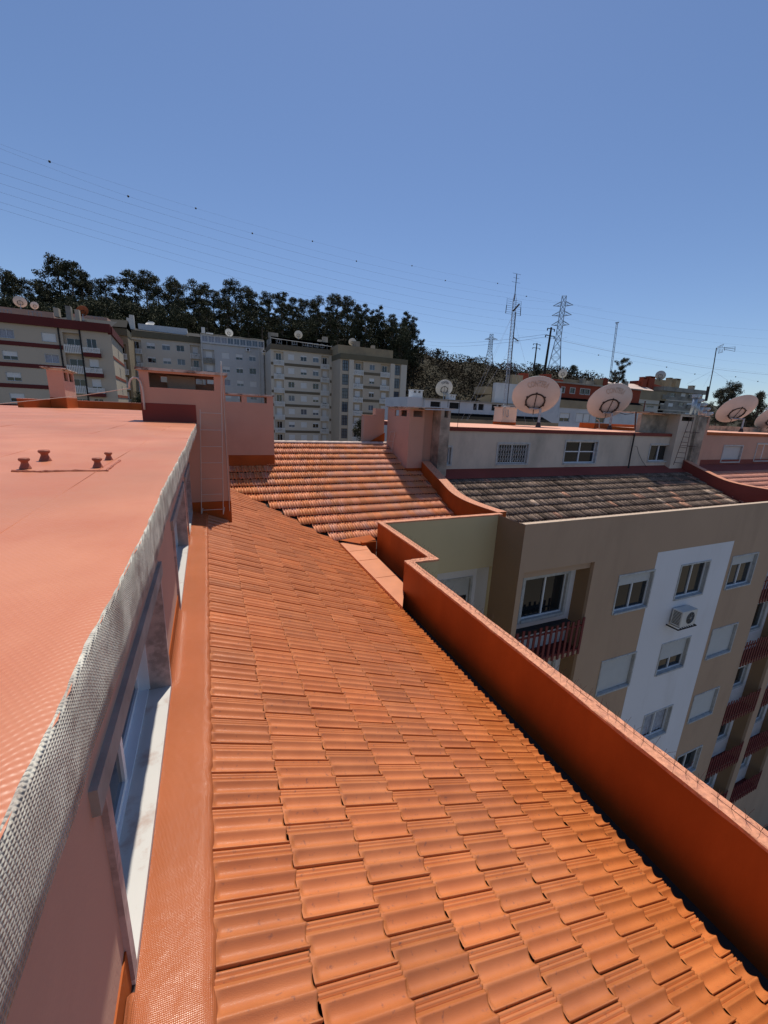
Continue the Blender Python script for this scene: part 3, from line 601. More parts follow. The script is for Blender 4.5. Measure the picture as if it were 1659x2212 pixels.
sweep(our,smp([(7.0,12.5,-1.66),(7.0,11.9,-1.88),(7.0,11.23,-2.12),(7.0,10.5,-2.38),(7.08,9.9,-2.51),(7.3,9.3,-2.60),(7.58,8.83,-2.675)]),.30)
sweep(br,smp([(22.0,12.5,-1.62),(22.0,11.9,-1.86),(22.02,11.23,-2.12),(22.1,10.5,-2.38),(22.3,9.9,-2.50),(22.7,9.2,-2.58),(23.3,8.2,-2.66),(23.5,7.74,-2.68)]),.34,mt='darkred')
# right chimney: grey stained, with ladder and pipe cowls
rc=chimney(br,21.0,22.25,12.35,14.2,-2.5,.47,[(21.15,22.1,.22,.42)],m='attic',capo=.0,label='big stained grey chimney carrying metal flue cowls at right')
b=MB(); b.box(22.25,22.95,12.2,12.9,-2.6,.47); part('bare_concrete_flue',b,M['concrete'],rc)
b=MB(); b.box(22.95,23.45,12.35,14.2,-2.5,.16).box(22.95,23.1,12.35,14.2,.16,.47).box(23.3,23.45,12.35,14.2,.16,.47); part('chimney_side_block',b,M['peach'],rc)
b=MB(); b.box(19.0,21.0,12.9,13.1,-.41,.44); part('low_stack',b,M['concrete'],rc)
b=MB(); b.box(18.9,23.55,12.3,14.3,.518,.545); part('cover_slab',b,M['cap'],rc)
b=MB(); 
pl=[onY(cR(*q),12.2) for q in ((690,925),(480,1520),(730,930),(600,1530))]
for a,c in ((0,1),(2,3)): b.tube([pl[a],pl[c]],.014,5)
for t in np.linspace(.3,.95,7): b.tube([pl[0]*(1-t)+pl[1]*t,pl[2]*(1-t)+pl[3]*t],.012,5)
for t in (.32,.6): b.tube([pl[0]*(1-t)+pl[1]*t,pl[0]*(1-t)+pl[1]*t+np.array([-.3,-.35,.05]),pl[2]*(1-t)+pl[3]*t+np.array([.1,-.35,.05]),pl[2]*(1-t)+pl[3]*t],.01,5)
part('ladder',b,M['rust'],br,'rusty caged ladder on the grey chimney')
cw=['tallest galvanised flue cowl, leftmost of the row on the grey chimney','second galvanised flue cowl from the left on the grey chimney','middle galvanised flue cowl of the five on the grey chimney','fourth galvanised flue cowl from the left on the grey chimney','shortest galvanised flue cowl, rightmost on the grey chimney']
for i,(q,lb) in enumerate(zip(((800,645),(832,697),(866,752),(908,808),(946,862)),cw)):
    T_=onY(cR(*q),12.8+.25*i); t=thing('flue_cowl',lb,'flue cowl',(T_[0]-.22,T_[1],.545),'metal flue cowls on the grey chimney')
    b=MB(); x=T_[0]-.22; y=T_[1]; b.tube([(x,y,.545),(x,y,T_[2]-.12)],.11,10); part('flue_pipe',b,M['galv'],t,smooth=True)
    b=MB(); b.tube([(x,y,T_[2]-.16),(x+.0,y,T_[2]+.0)],.17,10).tube([(x-.14,y,T_[2]-.08),(x+.3,y-.05,T_[2]-.08)],.085,8); part('cowl_head',b,M['galv'],t)
# downpipe / loose cables on attic wall
b=MB(); b.tube([onY(cM(1325,1190),12.5),onY(cM(1270,1460),12.5),onY(cM(1240,1635),12.4)],.035,6); part('downpipe',b,M['dark'],br)
b=MB(); b.tube([onY(cM(*q),12.5) for q in ((1330,1350),(1355,1355),(1375,1440),(1420,1540),(1480,1620),(1560,1690))],.009,4); part('loose_cable',b,M['dark'],br)
# =============================================================== PEACH building at far right
pb=thing('apartment_building','peach attic storey with pale pink tiled roof at the right edge','building',(30,12,GZ))
b=MB(); b.quad((22.3,7.75,z2(7.75)-.04),(60,7.75,z2(7.75)-.04),(60,12.6,z2(12.6)-.04),(22.3,12.6,z2(12.6)-.04)); part('roof_deck',b,M['mortar'],pb)
tiles('tile_roof',(0,12.15,z2(12.15)-.02),(0,-CT,-ST),(1,0,0),(0,-ST,CT),9,22.35,42.0,lambda c:c[1]>8.4,pb,M['tilepink'],tint=rtint(.04,.03),L=.385,ss=(0,.003,.03,.044,.052,.385),nw=12,lift=.05,dm=1.4)
b=MB(); b.quad((22.3,12.05,z2(12.05)+.03),(60,12.05,z2(12.05)+.03),(60,YA,-1.98),(22.3,YA,-1.98)); b.quad((22.3,YA-.006,-1.98),(60,YA-.006,-1.98),(60,YA-.006,-1.72),(22.3,YA-.006,-1.72)); part('flashing_membrane',b,M['darkred'],pb)
pw=[(25.8,27.6,-1.84,-.98),(29.1,31.0,-1.80,-.84),(33,34.8,-1.84,-.9)]
b=MB(); b.panel(23.45,60,-1.98,-.42,YA,pw,.15); part('attic_wall',b,M['peach'],pb)
for w,k in zip(pw,('shut','quad','shut')): window(pb,w[0],YA,w[2],w[1]-w[0],w[3]-w[2],k,.16,.06)
b=MB(); b.box(23.5,60,YA-.05,YA+.05,-.42,-.27).box(23.5,60,YA+.052,19,-.5,-.28); part('flat_roof_edge',b,M['red'],pb)
b=MB(); b.quad((23.5,YA-.06,-.265),(60,YA-.06,-.265),(60,19,-.265),(23.5,19,-.265)); part('flat_roof_membrane',b,M['terrace_far'],pb)
b=MB(); b.box(34,52,18.2,18.5,-.26,.1).box(44,50,17.6,18.2,-.26,.75); part('roof_upstand',b,M['concrete'],pb)
b=MB(); b.box(23.5,60,12.7,19,GZ,-.6).box(40.01,60,YF+.8,12.6,GZ,-8.0); part('building_core',b,M['peach'],pb)
# =============================================================== dishes
def dish(C,D,az,el,base,label,text=None,lm=None,ts=1.,group='satellite dishes on the flat roofs',mt='dish',ring=True,post='galv'):
    C=np.array(C,float); t=thing('satellite_dish',label,'satellite dish',tuple(base),group)
    Rt=Matrix.Rotation(-az,3,'Z')@Matrix.Rotation(el,3,'X')      # local +Y is the facing axis
    W=lambda v: np.array(Rt@Vector(v))+C
    r0=D/2; dp=D*.13; b=MB(); nr,na=10,48; V=[]
    pf=lambda r: dp*((r/r0)**2-1)
    for side in (0,1):
        for i in range(1,nr+1):
            r=r0*i/nr
            for k in range(na): a=2*PI*k/na; V.append(W((r*math.cos(a),pf(r)-(.0 if side else .02),r*math.sin(a))))
    f=[]
    for side in (0,1):
        o=side*nr*na
        for i in range(nr-1):
            for k in range(na):
                q=(o+i*na+k,o+i*na+(k+1)%na,o+(i+1)*na+(k+1)%na,o+(i+1)*na+k); f.append(q if side else q[::-1])
        V.append(W((0,pf(0)-(0 if side else .02),0)))
    c0,c1_=2*nr*na,2*nr*na+1
    for k in range(na): f.append((c0,k,(k+1)%na)); f.append((c1_,nr*na+(k+1)%na,nr*na+k))
    b.add(V,f); 
    rim=[W((r0*math.cos(2*PI*k/na),-.008,r0*math.sin(2*PI*k/na))) for k in range(na+1)]; b.tube(rim,D*.008,6)
    rf=part('reflector',b,M[mt],t,smooth=True)
    if ring:
        b=MB(); rr=r0*.40; pr=pf(rr)-.035
        b.tube([W((rr*math.cos(2*PI*k/32),pr-.02,rr*math.sin(2*PI*k/32)-.06*D)) for k in range(33)],D*.017,6)
        for k in range(6):
            a=2*PI*(k+.5)/6; b.tube([W((rr*.97*math.cos(a),pr-.02,rr*.97*math.sin(a)-.06*D)),W((rr*1.14*math.cos(a),pf(rr*1.1)-.02,rr*1.14*math.sin(a)-.06*D))],D*.024,5)
        b.tube([W((0,pr-.04,rr-.06*D)),W((0,pr-.06,-rr-.06*D))],D*.009,5); b.tube([W((0,pr-.06,-rr-.06*D)),W((.02,pr-.1,-rr-.2*D))],D*.009,5)
        part('mounting_ring',b,M['dark'],t)
    hub=W((0,pf(0)-.10,-.45*r0)); b=MB(); bz=base[2]
    b.tube([(base[0],base[1],bz+.0),(base[0],base[1],bz+.02),(base[0],base[1],bz+.3*D*.35)],[D*.07,D*.06,D*.032],8); part('foot',b,M['rust'],t)
    b=MB(); b.tube([(base[0],base[1],bz+.05),(base[0],base[1],hub[2]-.0),tuple(hub)],D*.028,8); b.tube([tuple(hub+np.array([-.12*D,0,0])),tuple(hub+np.array([.12*D,0,0]))],D*.02,6); part('post',b,M[post],t)
    b=MB(); fp=W((0,D*.42,0)); b.tube([fp,W((0,D*.36,0))],D*.03,8)
    for a in (90,210,330): b.tube([fp,W((r0*.9*math.cos(R(a)),-.04,r0*.9*math.sin(R(a))))],D*.006,4)
    part('feed_arm',b,M['galv'],t)
    if text:
        cu=bpy.data.curves.new('tx','FONT'); cu.body=text; cu.size=1; cu.align_x='CENTER'; cu.resolution_u=3; cu.offset=.025
        ob=bpy.data.objects.new('tx',cu); col.objects.link(ob); dg=bpy.context.evaluated_depsgraph_get(); me=bpy.data.meshes.new_from_object(ob.evaluated_get(dg)); bpy.data.objects.remove(ob)
        import bmesh
        bm=bmesh.new(); bm.from_mesh(me); bmesh.ops.triangulate(bm,faces=bm.faces); bmesh.ops.subdivide_edges(bm,edges=bm.edges,cuts=2,use_grid_fill=True); 
        wd=max(v.co.x for v in bm.verts)-min(v.co.x for v in bm.verts); s=ts*D/wd; rr=r0*.62; hs=s*1.25
        bs=np.array(BASE[t])
        for v in bm.verts:
            a=-v.co.x*s/(rr*1.6); rad=rr+v.co.y*hs; x=-rad*math.sin(a)*1.0*1.0; zz=rad*math.cos(a)
            # seen from behind: mirror x so that it reads correctly from the back
            p=W((x,0,zz)); r=math.hypot(x,zz); p=W((x,pf(r)-.034,zz)); v.co=Vector(p-bs)
        bm.to_mesh(me); bm.free(); me.materials.clear(); me.materials.append(lm); part('lettering',me,None,t)
    return t
ZR=-.415
d1c=np.array([15.60,16.4,1.16]); d2c=np.array([21.09,16.4,1.155]); d3c=np.array([35.13,17,1.337])
AZ=R(30)
dish(d1c,2.3,R(38),R(40),(15.85,16.2,ZR),'large beige satellite dish seen from behind, leftmost of the big dishes, faded lettering','CONTERA',M['faded'],.62)
dish(d2c,2.3,R(28),R(37),(21.25,16.2,ZR),'large beige satellite dish seen from behind, second big dish, beside the low red kerb','CONTERA',M['faded'],.62)
dish(d3c,2.45,R(25),R(40),(35.6,16.6,-.265),'large beige satellite dish without lettering, standing in front of the trees at right')
p4=onY(kk(1690,945),17.5); dish(p4,2.4,R(22),R(40),(p4[0]+.3,17.0,-.265),'beige dish cut off by the right edge of the photo')
# things on that flat roof
T_=thing('roof_hatch_box','pale stained roof box with red base carrying the lattice mast','roof box',(17.3,19.,ZR))
a=onY(c3b(1040,690),18.4); c=onY(c3b(1205,740),18.4); c_b=onY(c3b(1030,875),18.4)
b=MB(); b.box(c_b[0],c[0],18.4,19.1,ZR+.16,a[2]-.06); part('box_wall',b,M['attic'],T_)
b=MB(); b.box(c_b[0]-.01,c[0]+.01,18.39,19.11,ZR,ZR+.16); part('box_base',b,M['red'],T_)
b=MB(); b.box(c_b[0]-.04,c[0]+.04,18.36,19.14,a[2]-.06,a[2]); part('box_lid',b,M['cap'],T_)
b=MB(); q=[onY(c3b(*v),18.33) for v in ((1060,800),(1060,700),(1075,690),(1080,720),(1088,800),(1100,810),(1112,790),(1110,725))]; b.tube(q,.02,6); part('conduit',b,M['galv'],T_)
# guyed lattice mast with antennas
mt=onY(kk(200,107),19.3); mb0=onY(kk(128,880),19.3)
t=thing('antenna_mast','tall guyed lattice antenna mast rising behind the first big dish','antenna mast',(mb0[0],19.3,mb0[2]))
bx,bz=mb0[0],mb0[2]; tx,tzz=mt[0],mt[2]
def mp(f,dx=0,dy=0): return (bx+(tx-bx)*f+dx,19.3+dy,bz+(tzz-bz)*f)
b=MB(); w=.11
cs=[(0,w),(w*.87,-w*.5),(-w*.87,-w*.5)]
for dx,dy in cs: b.tube([mp(0,dx,dy),mp(.80,dx,dy),mp(.85,dx*.3,dy*.3)],.012,5)
n=34
for i in range(n):
    f0,f1=.80*i/n,.80*(i+1)/n
    for j in range(3): a,c=cs[j],cs[(j+1)%3]; b.tube([mp(f0,*a),mp(f1,*c)],.006,3,cap=False); b.tube([mp(f1,*a),mp(f1,*c)],.006,3,cap=False)
part('lattice',b,M['galv'],t)
b=MB(); b.tube([mp(0,.14,-.05),mp(.72,.14,-.05)],.022,6).tube([mp(.80),mp(.99)],.022,6); part('pole',b,M['dark'],t)
b=MB()
for zf,wd in ((.99,.28),(.93,.28),(.96,.2)): b.tube([mp(zf,-wd),mp(zf,wd)],.007,4)
for s in (-1,1):
    for k in range(8): f=.70+.105*k/7.; b.tube([mp(f,s*.06),mp(f,s*.50)],.006,4)
    b.tube([mp(.70,s*.52),mp(.76,s*.50)],.02,5); b.tube([mp(.76,s*.5),mp(.805,s*.5)],.007,4)
b.tube([mp(.72,-.1,-.1),mp(.77,.12,-.3)],.045,6)
b.tube([mp(.53,.1,-.1),mp(.505,.38,-.2)],.03,5)
for k in range(6): b.tube([mp(.52-.005*k,.3),mp(.52-.005*k,.62)],.005,3)
b.tube([mp(.36,-.35),mp(.36,-.08)],.012,4)
part('antenna_elements',b,M['dark'],t)
b=MB()
for f,dx,dy in ((.70,-2.6,.5),(.70,3.4,.4),(.70,-1.2,2.),(.45,3.0,.5),(.45,-2.2,.5),(.45,.4,-1.5)): b.tube([mp(f),(bx+dx,19.3+dy,-.3)],.004,3)
part('guy_wires',b,M['wire'],t)
# TV antenna on the grey chimney
Y=13.0; g=lambda x,y:onY(kk(x,y),Y)
t=thing('television_antenna','slender television antenna on a tall pole above the flue cowls','antenna',tuple(g(1300,850)))
b=MB(); b.tube([g(1305,850),g(1338,680),g(1360,545)],.022,6).tube([g(1298,855),g(1313,770)],.06,6); part('pole',b,M['dark'],t)
b=MB(); b.tube([g(1360,548),g(1400,545),g(1468,552)],.012,4)
for a,c in (((1400,545),(1468,540)),((1400,552),(1466,566)),((1468,538),(1466,567)),((1405,540),(1407,562))): b.tube([g(*a),g(*c)],.009,4)
for i in range(4): b.tube([g(1365+i*9,548-i*2),g(1378+i*8,535-i*4)],.008,3).tube([g(1367+i*9,552),g(1372+i*8,578-i*2)],.008,3)
b.tube([g(1365,540),g(1403,523)],.008,3).tube([g(1368,578),g(1394,570)],.008,3); part('antenna_elements',b,M['dark'],t)
b=MB()
for a in ((1190,755),(1285,770),(1425,735)): b.tube([g(1337,678),g(*a)],.004,3)
part('guy_wires',b,M['wire'],t)
# slim posts on roof
for p,q,lb,yy in (((1325,1145),(1342,900),'thin rusty post at the edge of the flat roof, just left of the leaning post',12.7),((1410,1060),(1462,760),'taller leaning rusty post on the flat roof near the red kerb',15.)):
    b=MB(); b.tube([onY(cM(*p),yy),onY(cM(*q),yy)],.035,6); solo('steel_post',b,M['rust'],lb,'post')
b=MB(); q=[onY(cM(*v),17.) for v in ((860,1110),(862,1040),(850,1005),(830,998))]; b.tube(q,.03,6); solo('gooseneck_pipe',b,M['steelw'],'small bent vent pipe on the flat roof left of the second big dish post','pipe')
b=MB(); q=[onY(c3b(*v),12.7) for v in ((452,700),(456,622),(586,626),(556,915),(470,912))]; b.tube(q,.012,4); solo('wire_bracket',b,M['dark'],'thin dark rectangular wire bracket above the roof edge beside the concrete flue','bracket')
b=MB(); q=[onY(cM(*v),16.6) for v in ((1060,880),(1130,915),(1200,935),(1290,925),(1345,905))]; b.tube(q,.02,5); solo('dish_cable',b,M['dark'],'sagging black cable between the second big dish and the rusty post','cable')
# =============================================================== air conditioner
a=onY(c5(1012,770),7.25); c=onY(c5(1150,745),7.25)
t=thing('air_conditioner','white air conditioning outdoor unit hung below the top window of the white stripe','air conditioner',(15.3,7.3,-6.95))
x0,x1,y0,y1,zz0,zz1=14.85,15.72,7.22,7.55,-6.92,-6.33
b=MB(); b.box(x0,x1,y0,y1,zz0,zz1); part('casing',b,M['dishw'],t)
b=MB(); n=28; cxx,czz=(x0+x1)/2+.08,(zz0+zz1)/2
b.add([(cxx+.23*math.cos(2*PI*i/n),y0-.004,czz+.23*math.sin(2*PI*i/n)) for i in range(n)],[tuple(range(n))]); part('fan_opening',b,M['interior'],t)
b=MB()
for r in (.06,.11,.16,.21): b.tube([(cxx+r*math.cos(2*PI*i/n),y0-.012,czz+r*math.sin(2*PI*i/n)) for i in range(n+1)],.005,4)
for i in range(8): a_=PI*2*i/8; b.tube([(cxx+.03*math.cos(a_),y0-.012,czz+.03*math.sin(a_)),(cxx+.23*math.cos(a_),y0-.012,czz+.23*math.sin(a_))],.004,3)
b.tube([(cxx,y0-.02,czz),(cxx,y0-.006,czz)],.04,10); part('fan_grille',b,M['alugrey'],t)
b=MB()
for i in range(10): b.box(x0-.004,x0-.001,y0+.04,y1-.04,zz0+.07+i*.05,zz0+.095+i*.05)
part('side_louvres',b,M['interior'],t)
b=MB(); b.box(x0-.12,x0-.08,7.2,7.60,-7.0,-6.96).box(x1+.05,x1+.09,7.2,7.60,-7.0,-6.96).box(x0-.12,x1+.09,7.18,7.22,-7.0,-6.97)
for i in range(6): b.box(x0+.05+i*.13,x0+.09+i*.13,7.2,7.58,-6.965,-6.95)
part('bracket',b,M['dark'],t)
# =============================================================== FAR BUILDINGS, left row
def picket(w,h,n,m,name='balcony_railing',slab=None):
    b=MB()
    for i in range(n): x=w*(i+.15)/n; b.box(x,x+w/n*.62,-.06,-.02,0,h)
    b.box(0,w,-.02,.02,.1,.18).box(0,w,-.02,.02,h*.8,h*.8+.08)
    return mesh(name,b,M[m])
def holes_for(cols,zt,h,n,pitch=3.1): return [(x0,x1,zt-h-pitch*k,zt-pitch*k,kd) for (x0,x1,kd) in cols for k in range(n)]
def far_block(name,label,x0,x1,Y,depth,ztop,zbot,wall,cols,zt,h,nrow,balc,bands,bandm,cornice=None,attic=None,seed=0,railm='pipew',glaz=None,side=None,bal_h=1.2,bal_off=1.35,rows_hidden=0):
    rd=random.Random(seed); t=thing(name,label,'building',((x0+x1)/2,Y+depth/2,zbot))
    hs=[];
    for (a,c,kd) in cols:
        for k in range(nrow): hs.append((a,c,zt-h-3.1*k,zt-3.1*k,kd,k))
    rec=[(a,c,zt-h-1.35-3.1*k,zt+.35-3.1*k) for (a,c) in balc for k in range(nrow)]
    gl=[(a,c,zt-1.9-3.1*k,zt+.45-3.1*k) for (a,c) in (glaz or []) for k in range(nrow)]
    b=MB(); b.panel(x0,x1,zbot,ztop,Y,[q[:4] for q in hs]+rec+gl,.5 if rec else .15)
    b.quad((x1,Y,zbot),(x1,Y+depth,zbot),(x1,Y+depth,ztop),(x1,Y,ztop)) if not side else None
    b.quad((x0,Y,zbot),(x0,Y,ztop),(x0,Y+depth,ztop),(x0,Y+depth,zbot)); b.quad((x0,Y+depth,zbot),(x0,Y+depth,ztop),(x1,Y+depth,ztop),(x1,Y+depth,zbot))
    b.quad((x0,Y,ztop),(x1,Y,ztop),(x1,Y+depth,ztop),(x0,Y+depth,ztop)); part('wall',b,M[wall],t)
    # reveals closed by room backing
    q=MB()
    for r in hs: q.quad((r[0],Y+.49 if rec else Y+.14,r[2]),(r[1],Y+.49 if rec else Y+.14,r[2]),(r[1],Y+.49 if rec else Y+.14,r[3]),(r[0],Y+.49 if rec else Y+.14,r[3]))
    part('room_backing',q,M['interior'],t)
    for r in hs:
        kd=r[4] if r[4]!='r' else rd.choice(['shut','shut','half','half','two','curtain','quarter'])
        window(t,r[0],Y-.1,r[2],r[1]-r[0],r[3]-r[2],kd,.3,.0,lite=True,gl=M['glasspale'] if rd.random()<.4 else M['glass'])
    if rec:
        for i,r in enumerate(rec): q=MB(); w=r[1]-r[0]; q.panel(r[0],r[1],r[2],r[3],Y+.5,[(r[0]+w*.25,r[1]-w*.2,r[2]+.3,r[3]-.35)],.1); part('balcony_back_wall',q,M[wall],t)
        rmsh={}
        for i,r in enumerate(rec):
            w=r[1]-r[0]; kd=rd.choice(['half','half','shut','two']); window(t,r[0]+w*.25,Y+.5,r[2]+.3,w*.55,r[3]-r[2]-.65,kd,.1,0,lite=True)
            if round(w,1) not in rmsh: rmsh[round(w,1)]=picket(w+.2,bal_h,max(8,int(w/.24)),railm)
            place('balcony_railing',rmsh[round(w,1)],t,(r[0]-.1,Y-.1,r[2]-.05))
    for r in gl:
        g=MB(); w=r[1]-r[0]; H_=r[3]-r[2]
        for x in (0,w*.33,w*.66,w-.06): g.box(x,x+.06,.04,.1,0,H_)
        for z in (0,H_*.33,H_*.66,H_-.06): g.box(.06,w-.06,.045,.095,z,z+.06)
        o=place('glazed_loggia',mesh('glazed_loggia',g,M['dark']),t,(r[0],Y,r[2])); g=MB(); g.quad((0,.12,0),(w,.12,0),(w,.12,H_),(0,.12,H_)); place('pane',mesh('pane',g,M['glasspale']),o,None,0,True)
    if bands:
        for (a,c,z0_,z1_) in bands: q=MB(); q.box(a,c,Y-.06,Y-.002,z0_,z1_); part('painted_band',q,M[bandm],t)
    if cornice:
        q=MB(); q.box(x0-.05,x1+.05,Y-.35,Y+depth*.6,cornice[0],cornice[1]); part('roof_parapet',q,M[cornice[2]],t)
    return t
# D
D_=(lambda px:14.3+(px-158)/622*14.7)
bandD=[(D_(290),D_(652),9.5-3.1*k,10.1-3.1*k) for k in range(8)]+[(D_(758),D_(774),9.5-3.1*k,10.1-3.1*k) for k in range(8)]+[(D_(160),D_(182),9.5-3.1*k,10.1-3.1*k) for k in range(8)]
tD=far_block('apartment_building','beige eight storey block with brown bands and white picket balconies, fourth in the far row',14.3,28.9,100,14,13,-16,'beige',
 [(D_(326),D_(388),'r'),(D_(451),D_(513),'r'),(D_(577),D_(638),'r')],12.15,1.3,8,[(D_(188),D_(282)),(D_(664),D_(746))],bandD,'brownband',(12.9,14.0,'brownband'),seed=3)
b=MB(); b.panel(14.6,28.6,14,15.7,100.6,[],.1); b.box(14.6,28.6,100.6,108,14.0,15.7); part('attic_storey',b,M['greyd'],tD)
for px in (250,395,508,555,618,680): window(tD,D_(px)-.5,100.5,14.4,1.0,.75,'two',.15,0,lite=True)
b=MB(); b.tube([(14.4,99.7,15.2),(28.8,99.7,14.75)],.06,5); 
for x in np.arange(14.4,28.9,1.2): b.tube([(x,99.7,14.),(x,99.7,15.15)],.03,4)
part('roof_railing',b,M['dishw'],tD)
b=MB(); b.box(14.4,16.6,103,104,15.7,16.9).box(27.2,28.4,102,103,15.7,17.2).box(26,27.1,102,103,15.7,16.4); part('chimney',b,M['greyd'],tD)
# E
E_=(lambda px:28.9+(px-780)/750*17.1)
bandE=[(E_(1035),E_(1222),8.35-3.1*k,8.95-3.1*k) for k in range(7)]
tE=far_block('apartment_building','cream block with dark glazed loggias and plain pilasters, rightmost of the far row',28.9,46,93,14,11.4,-18,'cream',
 [(E_(1100),E_(1158),'r')],10.75,1.25,8,[(E_(925),E_(1028)),(E_(1226),E_(1326))],bandE,'brownband',(11.4,12.6,'olived'),seed=5,glaz=[(E_(802),E_(868)),(E_(1388),E_(1452))])
b=MB()
for a,c in ((872,922),(1334,1384),(1458,1528)): b.box(E_(a),E_(c),92.72,92.998,-18,11.4)
part('pilaster',b,M['beige'],tE)
b=MB(); b.box(28.9,43,95,104,12.6,14.7); part('attic_storey',b,M['farbeige'],tE)
for px in (850,972,1048,1145,1267): window(tE,E_(px)-.5,94.95,13.0,1.0,.9,'two',.15,0,lite=True)
b=MB(); b.box(33.5,35.0,97,98,14.7,16.2).box(38.2,39.0,97,98,14.7,15.7); part('chimney',b,M['greyd'],tE)
# C
C_=(lambda px:-.3+(px-940)/645*14.0)
tC=far_block('apartment_building','pale grey block with enclosed glazed top floor and dark balconies, third in far row',-.3,14.2,110,14,13.9,-12,'greyb',
 [(C_(1148),C_(1226),'r'),(C_(1295),C_(1368),'r'),(C_(1438),C_(1512),'r')],12.2,1.35,7,[(C_(955),C_(1070)),(C_(1600),C_(1652))],[],'brownband',None,seed=8,railm='greyd')
b=MB(); hv=[(.0+i*1.42,1.28+i*1.42,14.25,15.6) for i in range(10)]
b.panel(-.3,14.2,13.9,15.9,109.7,hv,.1); b.box(-.3,14.2,109.8,120,15.75,15.9); part('veranda_storey',b,M['greyb'],tC)
for i,hh in enumerate(hv): window(tC,hh[0],109.7,hh[2],1.28,1.35,'two' if i>3 else 'curtain',.1,0,lite=True,gl=M['glasspale'])
b=MB(); b.tube([(-.3+i*1.2,109.55,15.95+.06*math.sin(i*2)) for i in range(13)],.10,5); part('cluttered_roof_edge',b,M['greyd'],tC)
b=MB(); b.box(0,.8,113,114,15.9,17.9).box(1.,2.6,113,114,15.9,16.8).box(9,9.8,113,114,15.9,16.5); part('chimney',b,M['greyb'],tC)
b=MB(); b.tube([(-.2,109.8,13.8),(-.2,109.8,-8)],.12,5).tube([(12.9,109.8,13.8),(12.9,109.8,-8)],.12,5); part('downpipe',b,M['dishw'],tC)
for x in (9.8,13.6):
    t=thing('air_conditioner','small outdoor unit under the glazed top floor of the grey block, '+('left one' if x<10 else 'right one'),'air conditioner',(x,109.6,13.1)); b=MB(); b.box(x,x+.9,109.3,109.7,13.0,13.7); part('casing',b,M['alu'],t); b=MB(); b.tube([(x+.45,109.28,13.35),(x+.45,109.3,13.35)],.27,12); part('fan_opening',b,M['interior'],t)
# B
B_=(lambda px:-15.7+(px-150)/775*15.2)
tB=far_block('apartment_building','beige block under a dark olive parapet with closed shutters, second in the far row',-15.9,-.35,113.5,14,14.2,-12,'beige',
 [(B_(340),B_(428),'r'),(B_(503),B_(588),'r'),(B_(658),B_(744),'r')],13.3,1.35,6,[(B_(165),B_(285)),(B_(810),B_(918))],[],'brownband',(14.2,15.5,'olived'),seed=11)
b=MB(); b.box(-13.5,-3.2,115.5,122,15.5,17.5); part('attic_storey',b,M['farwhite'],tB)
window(tB,B_(305),115.4,16.2,1.6,.8,'two',.15,0,lite=True)
b=MB(); b.add([(-16.6,113.3,15.6),(-.3,113.3,15.6),(-.3,115.8,16.1),(-16.6,115.8,16.4)],[(0,1,2,3)]); b.add([(-3.6,113.2,15.62),(-.3,113.2,15.62),(-.5,118,17.0),(-3.3,118,17.0)],[(0,1,2,3)]); part('tile_roof',b,M['tilepink'],tB)
b=MB(); b.box(-15,-14.1,114.5,115.3,15.5,19.).box(-15.6,-15,114.5,115.3,15.5,18.3); part('chimney',b,M['dishw'],tB)
# B left wing + link block
tB2=far_block('apartment_building','narrow ochre block squeezed between the red banded block and the olive parapet block',-22,-14.3,104,9,13.0,-12,'farbeige',[],11,1.3,6,[(-16.6,-14.8)],[],'brownband',(13.0,14.4,'olived'),seed=12)
b=MB(); b.add([(-22,103.3,14.45),(-17,103.3,14.5),(-14.2,103.3,14.6),(-14.1,105.5,16.3),(-17.0,105.5,16.2),(-22,105.5,15.3)],[(0,1,4,5),(1,2,3,4)]); b.add([(-22,105.5,15.3),(-17.0,105.5,16.2),(-14.1,105.5,16.3),(-14.1,109,14.5),(-22,109,14.5)],[(0,1,2,3,4)]); part('tile_roof',b,M['tilepink'],tB2)
# A
ap=crop(0,1150,500/1659)
tA=thing('apartment_building','cream block with oxblood red bands and parapet, leftmost of the far row','building',(-22,88,-8))
A_=lambda px,py,Y=82.:onY(ap(px,py),Y)
xa=lambda px: A_(px,700)[0]
xl,xm,xn,xr=-42.,xa(822),xa(1090),-13.6
zt0=9.55; whs=[]
wc=[(xa(110),1.75),(xa(655),1.75),(xa(-420),1.75),(xa(-800),1.75)]
for k in range(6):
    for (x,w) in wc: whs.append((x-w/2,x+w/2,zt0-1.25-3.1*k,zt0-3.1*k))
b=MB(); b.panel(xl,xm,-8,10.5,82,whs,.15); b.quad((xl,82.,-8),(xl,96,-8),(xl,96,10.5),(xl,82,10.5))
lg=[(xm+.15,xn-.15,7.0-3.1*k,9.9-3.1*k) for k in range(6)]; b.panel(xm,xn,-8,10.5,82,lg,.6)
pd=[(xa(1200)-.65,xa(1200)+.65,6.9-3.1*k+.35,9.3-3.1*k) for k in range(6)]; b.panel(xn,xr,-8,10.5,82,pd,.15); part('wall',b,M['cream'],tA)
sd=MB(); sd.T=Matrix.Translation((xr,82,0))@Matrix.Rotation(R(94),4,'Z'); sw=[(8.2,9.4,8.7-1.6-3.1*k,8.7-3.1*k) for k in range(6)]
sd.panel(0,18,-8,10.5,0,sw,.15); part('side_wall',sd,M['creamlit'],tA)
for i,h in enumerate(sw):
    f=MB(); 
    for nm in ('w',): 
        c_=Vector((h[0],0,h[2])); c_=sd.T@c_
    window(tA,c_[0],c_[1],c_[2],1.2,1.6,'two',.12,0,rz=R(94),lite=True)
rd=random.Random(4)
for h in whs: window(tA,h[0],82,h[2],h[1]-h[0],h[3]-h[2],rd.choice(['half','curtain','shut','half','two']),.15,.05,lite=True)
for h in lg: q=MB(); q.panel(h[0],h[1],h[2],h[3],82.6,[(h[0]+.3,h[1]-.1,h[2]+.9,h[3]-.75)],.1); part('loggia_back_wall',q,M['cream'],tA)
